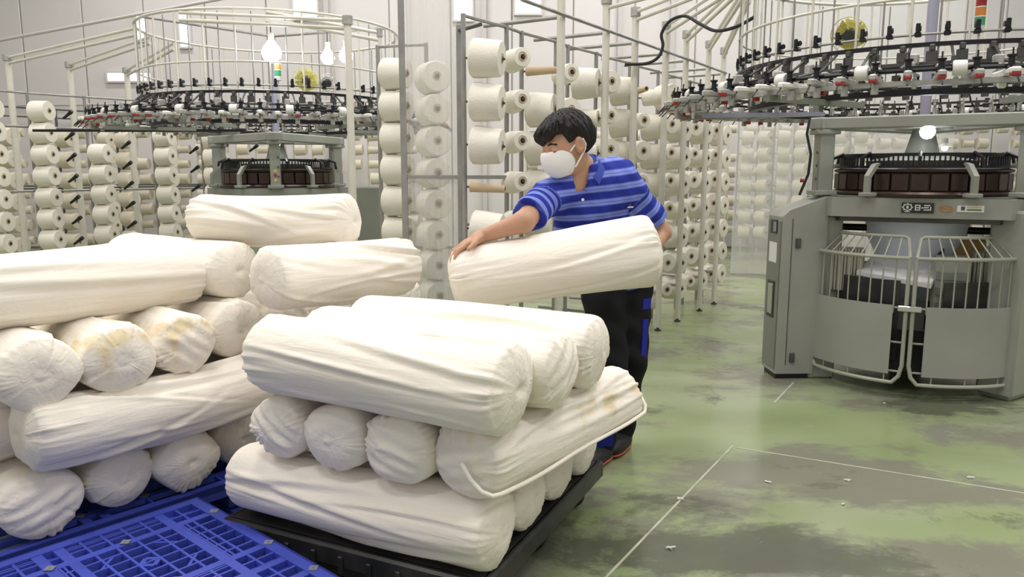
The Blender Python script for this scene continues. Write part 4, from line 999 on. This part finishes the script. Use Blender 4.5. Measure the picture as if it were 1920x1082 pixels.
# lint on the floor
for i, (x, y, s) in enumerate(((.67, 2.90, .022), (1.08, 3.076, .012), (1.421, 3.087, .016), (1.961, 3.116, .017), (1.30, 2.856, .009), (.552, 2.499, .018), (2.095, 4.18, .010))):
    b = MB(); rg = random.Random(i)
    pts = [(rg.uniform(-s, s), rg.uniform(-s, s) * .6, .003 + rg.uniform(0, .004)) for _ in range(7)]
    b.path(pts, .0035, 5)
    tag(b.build('lint_tuft', 'lint', None, (x, y, 0)), ('tuft of white lint on the green floor, ' + ['beside the diagonal joint', 'by the joint corner', 'in mid floor', 'at the right by the long joint', 'tiny, nearest the blue reflection', 'in the dark patch near the trolley', 'in front of the machine gates'][i]), 'lint', 'lint tufts on the floor')

# ================================================================== the worker
def grid_eval(lo, hi, h):
    ax = [np.arange(lo[i], hi[i] + h, h, dtype=np.float32) for i in range(3)]
    return np.meshgrid(*ax, indexing='ij'), ax
def capsule(P, a, b, ra, rb):
    a = np.array(a, np.float32); b = np.array(b, np.float32); ab = b - a; L2 = float(ab @ ab) + 1e-9
    q = [P[i] - a[i] for i in range(3)]
    t = np.clip((q[0] * ab[0] + q[1] * ab[1] + q[2] * ab[2]) / L2, 0, 1)
    return np.sqrt((q[0] - t * ab[0]) ** 2 + (q[1] - t * ab[1]) ** 2 + (q[2] - t * ab[2]) ** 2) - (ra + (rb - ra) * t)
def ellip(P, c, axes, r):
    k = [sum((P[j] - c[j]) * axes[i][j] for j in range(3)) / r[i] for i in range(3)]
    n = np.sqrt(k[0] ** 2 + k[1] ** 2 + k[2] ** 2); return (n - 1) * min(r)
def smin(a, b, k):
    h = np.clip(.5 + .5 * (b - a) / k, 0, 1); return b + (a - b) * h - k * h * (1 - h)
def nets(f, ax):
    s = f < 0; nx, ny, nz = f.shape
    c = np.zeros((nx - 1, ny - 1, nz - 1), np.int32)
    for dx in (0, 1):
        for dy in (0, 1):
            for dz in (0, 1): c += s[dx:nx - 1 + dx, dy:ny - 1 + dy, dz:nz - 1 + dz]
    act = (c > 0) & (c < 8); idx = -np.ones(act.shape, np.int64); I = np.argwhere(act); idx[act] = np.arange(len(I))
    acc = np.zeros((len(I), 3)); cnt = np.zeros(len(I))
    cor = [(dx, dy, dz) for dx in (0, 1) for dy in (0, 1) for dz in (0, 1)]
    for i in range(8):
        for j in range(i + 1, 8):
            a, b = cor[i], cor[j]
            if sum(abs(a[k] - b[k]) for k in range(3)) != 1: continue
            fa = f[I[:, 0] + a[0], I[:, 1] + a[1], I[:, 2] + a[2]]; fb = f[I[:, 0] + b[0], I[:, 1] + b[1], I[:, 2] + b[2]]
            m = (fa < 0) != (fb < 0); t = np.where(m, fa / np.where(fa == fb, 1, fa - fb), 0)
            for k in range(3): acc[:, k] += np.where(m, a[k] + t * (b[k] - a[k]), 0)
            cnt += m
    h = float(ax[0][1] - ax[0][0])
    V = (I + acc / cnt[:, None]) * h + np.array([ax[0][0], ax[1][0], ax[2][0]])
    F = []
    for d in range(3):
        sl0 = [slice(None)] * 3; sl1 = [slice(None)] * 3; sl0[d] = slice(0, -1); sl1[d] = slice(1, None)
        ch = s[tuple(sl0)] != s[tuple(sl1)]; E = np.argwhere(ch)
        u, v = [k for k in range(3) if k != d]
        ok = (E[:, u] > 0) & (E[:, v] > 0) & (E[:, u] < f.shape[u] - 1) & (E[:, v] < f.shape[v] - 1); E = E[ok]
        def cell(du, dv):
            q = E.copy(); q[:, u] -= du; q[:, v] -= dv; return idx[q[:, 0], q[:, 1], q[:, 2]]
        Q = np.stack([cell(1, 1), cell(0, 1), cell(0, 0), cell(1, 0)], 1)
        ins = s[E[:, 0], E[:, 1], E[:, 2]]
        if d == 1: ins = ~ins
        Q = np.where(ins[:, None], Q, Q[:, ::-1]); Q = Q[(Q >= 0).all(1)]; F.append(Q)
    return V, np.concatenate(F)
def sdf_mesh(name, VF, m, org, sm=2):
    vs = []; fs = []; n = 0
    for V, F in VF:
        # light smoothing
        for _ in range(sm):
            A = np.zeros_like(V); c = np.zeros(len(V))
            for k in range(4):
                np.add.at(A, F[:, k], V[F[:, (k + 1) % 4]] + V[F[:, (k + 3) % 4]]); np.add.at(c, F[:, k], 2)
            V = V * .5 + .5 * A / np.maximum(c, 1)[:, None]
        vs.append(V); fs.append(F + n); n += len(V)
    V = np.concatenate(vs) - np.array(org); F = np.concatenate(fs)
    me = bpy.data.meshes.new(name); me.from_pydata([tuple(p) for p in V], [], [tuple(int(i) for i in q) for q in F])
    me.materials.append(M[m]); me.polygons.foreach_set('use_smooth', [True] * len(F)); me.update(); return me, V + np.array(org)

ORG = (.47, 3.42, 0.0)
v3 = lambda *a: np.array(a, float)
pel = v3(.475, 3.46, .86); spm = v3(.425, 3.41, 1.02); che = v3(.36, 3.335, 1.165); nkb = v3(.300, 3.265, 1.285); hdb = v3(.255, 3.225, 1.350)
shL = v3(.505, 3.345, 1.215); shR = v3(.135, 3.195, 1.185)
elL = v3(.660, 3.40, 1.03); wrL = v3(.585, 3.235, .945)
elR = v3(.045, 2.965, 1.105); wrR = v3(-.115, 2.985, 1.048)
hpL = v3(.545, 3.49, .84); hpR = v3(.405, 3.42, .84); knL = v3(.535, 3.41, .46); knR = v3(.425, 3.27, .47); anL = v3(.515, 3.49, .09); anR = v3(.405, 3.33, .09)
F_ = v3(-.82, -.50, -.30); F_ /= np.linalg.norm(F_); U_ = v3(-.06, -.02, 1) - F_ * (v3(-.06, -.02, 1) @ F_); U_ /= np.linalg.norm(U_); S_ = np.cross(U_, F_)
hc = v3(.218, 3.185, 1.405)
def hp(f, s, u): return hc + F_ * f + S_ * s + U_ * u
HA = [F_, S_, U_]
lat = (shL - shR) / np.linalg.norm(shL - shR); spd = (nkb - pel) / np.linalg.norm(nkb - pel); frd = np.cross(lat, spd); frd /= np.linalg.norm(frd)
TA_ = [lat, frd, spd]
def torso(P, o=0.0):
    d = ellip(P, pel, [lat, frd, v3(0, 0, 1)], (.165 + o, .115 + o, .12 + o))
    d = smin(d, ellip(P, spm, TA_, (.150 + o, .108 + o, .15 + o)), .06)
    d = smin(d, ellip(P, che, TA_, (.170 + o, .112 + o, .145 + o)), .06)
    d = smin(d, capsule(P, shL - lat * .03, nkb, .060 + o, .060 + o), .05); d = smin(d, capsule(P, shR + lat * .03, nkb, .060 + o, .060 + o), .05)
    return d
def arm_d(P, a, b, c, o=0.0): return smin(capsule(P, a, b, .052 + o, .042 + o), capsule(P, b, c, .041 + o, .027 + o), .02)
def leg_d(P, a, b, c, o=0.0): return smin(capsule(P, a, b, .083 + o, .058 + o), capsule(P, b, c, .056 + o, .040 + o), .03)
# body
(P, ax) = grid_eval((-.18, 2.86, .02), (.78, 3.66, 1.50), .0085)
d = torso(P)
for q in (arm_d(P, shL, elL, wrL), arm_d(P, shR, elR, wrR)): d = smin(d, q, .035)
for q in (leg_d(P, hpL, knL, anL), leg_d(P, hpR, knR, anR)): d = smin(d, q, .04)
d = smin(d, capsule(P, nkb - spd * .02, hdb + U_ * .02, .060, .054), .03)
body = nets(d, ax)
# head
(P, ax) = grid_eval(hc - .17, hc + .17, .004)
d = ellip(P, hp(-.012, 0, .022), HA, (.096, .074, .088))
d = smin(d, ellip(P, hp(.030, 0, -.045), HA, (.062, .058, .072)), .03)
d = smin(d, ellip(P, hp(.052, 0, -.088), HA, (.030, .032, .024)), .03)
d = smin(d, capsule(P, hp(.082, 0, .002), hp(.105, 0, -.032), .011, .015), .012)     # nose
d = smin(d, capsule(P, hp(.080, .030, .018), hp(.080, -.030, .018), .013, .013), .014)  # brow
for s in (-1, 1):
    d = -smin(-d, ellip(P, hp(.098, s * .033, .000), HA, (.016, .019, .012)), .010)   # eye socket
    d = smin(d, ellip(P, hp(.080, s * .034, -.002), HA, (.014, .014, .012)), .005)      # closed lid
    e_ = ellip(P, hp(-.012, s * .082, -.008), [F_ * .95 + S_ * s * -.3, S_, U_], (.023, .013, .035)); e2 = ellip(P, hp(-.008, s * .095, -.006), HA, (.012, .009, .019))
    d = smin(d, -smin(-e_, e2, .006), .006)                                            # ear
d = smin(d, capsule(P, hp(-.02, 0, -.04), hdb - U_ * .03, .056, .056), .03)
head = nets(d, ax)
# hands
def hand(W, D, N, side, curl):
    D = D / np.linalg.norm(D); N = N - D * (N @ D); N /= np.linalg.norm(N); T = np.cross(D, N) * side
    lo = W - .22; hi = W + .22
    (P, ax) = grid_eval(lo, hi, .0038)
    d = capsule(P, W - D * .02, W + D * .02, .025, .027)
    d = smin(d, ellip(P, W + D * .055, [D, T, N], (.052, .042, .017)), .02)
    for k, (off, ln) in enumerate(((-.030, .062), (-.010, .074), (.010, .070), (.029, .055))):
        b = W + D * .092 + T * off; an = curl * .5; r = .0088
        p1 = b + (D * math.cos(an) - N * math.sin(an)) * ln * .45 + T * off * .15
        p2 = p1 + (D * math.cos(an * 2.2) - N * math.sin(an * 2.2)) * ln * .33
        p3 = p2 + (D * math.cos(an * 3.2) - N * math.sin(an * 3.2)) * ln * .27
        q = np.minimum(np.minimum(capsule(P, b - D * .03, p1, r * 1.1, r), capsule(P, p1, p2, r, r * .95)), capsule(P, p2, p3, r * .95, r * .8)); d = smin(d, q, .006)
    b = W + D * .03 - T * .030; p1 = b + D * .030 - T * .028 - N * .008; p2 = p1 + D * .030 - T * .012 - N * .008
    d = smin(d, np.minimum(capsule(P, b, p1, .014, .011), capsule(P, p1, p2, .0105, .009)), .010)
    return nets(d, ax)
hR = hand(wrR, v3(-.80, -.32, -.34), v3(-.28, .0, 1), 1, .55)
hL = hand(wrL, v3(-.45, -.60, -.55), v3(.85, .15, .2), -1, .5)
me, _ = sdf_mesh('person', [body, head, hR, hL], 'skin', ORG)
man = put('person', me, None, ORG); tag(man, 'worker in blue striped polo shirt and white face mask lifting a bale', 'person')
# hair
(P, ax) = grid_eval(hc - .17, hc + .17, .0035)
fc = sum((P[i] - hc[i]) * F_[i] for i in range(3)); sc = sum((P[i] - hc[i]) * S_[i] for i in range(3)); uc = sum((P[i] - hc[i]) * U_[i] for i in range(3))
angc = np.arctan2(sc, fc)
thr = np.interp(fc, [-.13, -.060, -.040, -.020, -.006, .010, .028, .042, .075, .13], [-.080, -.078, -.062, .012, .026, .012, .012, .040, .036, .020]) + .018 * np.clip(sc / .05, -1, 1) * smstep(.02, .05, fc) + .004 * np.sin(sc * 170) * (fc > .02)
rise = smstep(0, .062, uc - thr)
cr = smin(ellip(P, hp(-.016, 0, .024), HA, (.100, .077, .092)), ellip(P, hp(.030, 0, -.045), HA, (.062, .058, .072)), .03)
cr = smin(cr, ellip(P, hp(.060, 0, .045), HA, (.034, .050, .030)), .03)
d = cr - (.003 + .017 * rise) + .0028 * np.sin(angc * 30 + uc * 46 + 3 * np.sin(angc * 5)) * rise + .0018 * np.sin(angc * 57 - uc * 40)
d = -smin(-d, -(thr - uc), .006)
hair = nets(d, ax); me, _ = sdf_mesh('hair', [hair], 'hair', ORG, 1); put('hair', me, man)
# mask
d = smin(ellip(P, hp(.034, 0, -.048), HA, (.074, .066, .078)), ellip(P, hp(.076, 0, -.048), HA, (.043, .046, .058)), .03)
d = smin(d, ellip(P, hp(.106, 0, -.032), HA, (.014, .016, .026)), .03)
cut = np.maximum(np.maximum(uc - (-.004 - .10 * (.09 - fc) * (fc < .09)), -.118 - uc), .012 + .35 * (uc + .06) * (uc > -.06) - fc + .25 * np.maximum(0, -.07 - uc))
d = np.maximum(d, cut); mk = nets(d, ax); me, _ = sdf_mesh('face_mask', [mk], 'mask_cloth', ORG, 2); fm = put('face_mask', me, man)
org = Vector(ORG)
for s in (-1, 1):
    q = MB(); ear = hp(-.030, s * .088, .012); ear2 = hp(-.030, s * .085, -.030)
    q.path([tuple(hp(.030, s * .066, -.022) - ORG), tuple(hp(.0, s * .082, .006) - ORG), tuple(ear - ORG), tuple(hp(-.036, s * .088, -.012) - ORG), tuple(ear2 - ORG), tuple(hp(.0, s * .078, -.060) - ORG), tuple(hp(.024, s * .066, -.088) - ORG)], .0035, 6).build('ear_loop', 'mask_cloth', fm)
    MB().path([tuple(hp(.093, s * .014, .022) - ORG), tuple(hp(.089, s * .032, .026) - ORG), tuple(hp(.072, s * .050, .020) - ORG)], [.0035, .005, .003], 6).build('eyebrow', 'hair', man)
    MB().path([tuple(hp(.0925, s * .021, -.007) - ORG), tuple(hp(.0945, s * .032, -.010) - ORG), tuple(hp(.086, s * .046, -.006) - ORG)], [.0015, .0028, .0015], 6).build('eyelashes', 'eye_dark', man)
# shirt
(P, ax) = grid_eval((-.06, 2.92, .70), (.80, 3.66, 1.42), .0065)
wr_ = .004 * np.sin(P[2] * 55 + P[0] * 30) * np.sin(P[0] * 41 + P[1] * 25)
d = torso(P, .016)
d = smin(d, ellip(P, pel + v3(-.005, -.01, .01), [lat, frd, v3(0, 0, 1)], (.192, .140, .17)), .04)
for (a, b) in ((shL, elL), (shR, elR)):
    t = (b - a) / np.linalg.norm(b - a); Ls = .195
    sl = capsule(P, a - t * .02, a + t * (Ls + .05), .070, .072)
    pr = sum((P[i] - a[i]) * t[i] for i in range(3)); sl = np.maximum(sl, pr - Ls)
    d = smin(d, sl, .028)
d = d + wr_
d = np.maximum(d, .765 + .06 * (P[0] - .40) - P[2])
# neck opening with a V at the front
vc = nkb + frd * .0
if frd[1] > 0: frd = -frd
d = np.maximum(d, -capsule(P, nkb + spd * .01, nkb + spd * .2, .066, .075))
vb = v3(.285, 3.165, 1.195)
vd0 = vb - nkb; vv = np.minimum(capsule(P, nkb + vd0 * .25 + spd * .06, vb, .050, .014), capsule(P, nkb + vd0 * .55 + spd * .09 + v3(-.01, -.06, 0), vb + v3(-.005, -.05, 0), .060, .014)); d = np.maximum(d, -vv)
shirt = nets(d, ax); me, V = sdf_mesh('polo_shirt', [shirt], 'striped_jersey', ORG, 2)
st = (V - pel) @ (spd * .22 + v3(0, 0, 1) * .78)
def sleeve_w(a, b):
    t = (b - a) / np.linalg.norm(b - a); pr = (V - a) @ t; dist = np.linalg.norm((V - a) - np.outer(np.clip(pr, -.05, 1), t), axis=1)
    return pr, (pr > .038) & (dist < .098)
for a, b in ((shL, elL), (shR, elR)):
    pr, mk_ = sleeve_w(a, b); st = np.where(mk_, pr + .038, st)
at = me.attributes.new('stripe', 'FLOAT', 'POINT'); at.data.foreach_set('value', st.astype(np.float32) + 1.0)
sh = put('polo_shirt', me, man)
# collar, placket button and chest logo
cdir = (hdb - nkb) / np.linalg.norm(hdb - nkb)
vd = vb - nkb; vd = vd - cdir * (vd @ cdir); vd /= np.linalg.norm(vd); wd_ = np.cross(cdir, vd)
cb_ = MB(); vs = []; NA = 40
for i in range(NA + 1):
    ph = rad(42) + (2 * PI - rad(84)) * i / NA; dr = vd * math.cos(ph) + wd_ * math.sin(ph)
    fr = max(0, math.cos(ph)) ** 1.5; bk = max(0, -math.cos(ph))
    top = nkb + cdir * (.040 + .012 * bk - .020 * fr) + dr * (.067 + .006 * bk)
    out = nkb + cdir * (-.004 - .030 * fr + .006 * bk) + dr * (.098 + .004 * fr - .006 * bk)
    mid = (top + out) / 2 + dr * .006 + cdir * .008
    for q in (top, mid, out, out - cdir * .008 - dr * .004, (top + out) / 2 - cdir * .006, top - dr * .007): vs.append(tuple(q - ORG))
fs = [(i * 6 + k, i * 6 + (k + 1) % 6, i * 6 + 6 + (k + 1) % 6, i * 6 + 6 + k) for i in range(NA) for k in range(6)] + [tuple(range(6)), tuple(NA * 6 + k for k in range(6))[::-1]]
cb_.add(vs, fs).build('collar', 'navy_collar', sh)
def chest_pt(l, f, s): return che + lat * l + frd * f + spd * s - ORG
bt = vb - ORG + v3(.004, -.012, -.012)
MB().lathe([(.001, -.003), (.006, -.003), (.006, .003), (.001, .003)], 10, 'Y', tuple(bt)).build('button', 'white_plastic', sh)
lg = MB(); c0 = chest_pt(.105, .118, .005)
lg.box(tuple(c0), (.026, .006, .006)).path([tuple(c0 + v3(-.002, -.003, .008)), tuple(c0 + v3(.002, -.003, .018)), tuple(c0 + v3(-.002, -.003, .03))], .003, 5).build('chest_logo', 'sticker_white', sh)
# trousers
(P, ax) = grid_eval((.26, 3.12, .03), (.72, 3.66, 1.0), .0075)
d = ellip(P, pel, [lat, frd, v3(0, 0, 1)], (.178, .126, .13))
for q in (leg_d(P, hpL, knL, anL + v3(0, 0, -.01), .022), leg_d(P, hpR, knR, anR + v3(0, 0, -.01), .022)): d = smin(d, q, .03)
d = d + .004 * np.sin(P[2] * 46 + P[0] * 30 + P[1] * 22)
d = np.maximum(np.maximum(d, P[2] - .93), .045 - P[2])
tr_ = nets(d, ax); me, _ = sdf_mesh('trousers', [tr_], 'trousers', ORG, 2); tz = put('trousers', me, man)
def stripe_strip(pts, w_, m='blue_trim'):
    b = MB(); vs = []
    for p, nn, t in pts:
        for sg in (-1, 1): vs.append(tuple(p + t * sg * w_ - ORG + nn * .002))
        for sg in (-1, 1): vs.append(tuple(p + t * sg * w_ - ORG - nn * .012))
    fs = []
    for i in range(len(pts) - 1):
        o = i * 4; fs += [(o, o + 1, o + 5, o + 4), (o + 2, o + 6, o + 7, o + 3), (o, o + 4, o + 6, o + 2), (o + 1, o + 3, o + 7, o + 5)]
    n = (len(pts) - 1) * 4; fs += [(0, 2, 3, 1), (n, n + 1, n + 3, n + 2)]
    b.add(vs, fs).build('side_stripe', m, tz)
nn = v3(.62, -.78, 0); tt = v3(.78, .62, 0)
def legpt(a, b, t, r0, r1): p = a + (b - a) * t; return (p + nn * (r0 + (r1 - r0) * t + .003), nn, tt)
stripe_strip([legpt(hpL, knL, t, .105, .080) for t in np.linspace(.28, .40, 4)], .026)
stripe_strip([legpt(hpL, knL, t, .105, .080) for t in np.linspace(.52, .98, 8)], .017)
nn = v3(.1, -.99, 0); tt = v3(.99, .1, 0)
stripe_strip([legpt(knR, anR, t, .080, .064) for t in np.linspace(.2, 1.0, 8)], .036)
# shoes
for a, dr in ((anL, v3(-.35, -.94, 0)), (anR, v3(-.45, -.89, 0))):
    dr = dr / np.linalg.norm(dr); sd = np.cross(v3(0, 0, 1), dr)
    (P, ax) = grid_eval(a - v3(.24, .24, .12), a + v3(.24, .24, .07), .006)
    toe = a + dr * .14; d = ellip(P, v3(*(a[:2] + dr[:2] * .045), .045), [dr, sd, v3(0, 0, 1)], (.135, .050, .048)); d = smin(d, capsule(P, a, v3(a[0], a[1], .05), .046, .048), .03)
    d1 = np.maximum(d, .018 - P[2]); s_ = nets(d1, ax); me, _ = sdf_mesh('shoe', [s_], 'shoe_black', ORG, 1); so = put('shoe', me, man)
    d2 = np.maximum(np.maximum(d - .006, P[2] - .022), .001 - P[2]); s_ = nets(d2, ax); me, _ = sdf_mesh('sole', [s_], 'shoe_sole', ORG, 0); put('sole', me, so)
# the bale in his arms
bale_pts((-.225, 2.985, .885), (.555, 3.02, .985), seed=81, r=.130, taper=.20, squash=1.0, folds=8, endk=(0, 1), amp=1.0, label='cream bale being lifted by the worker in the striped shirt', group=None)
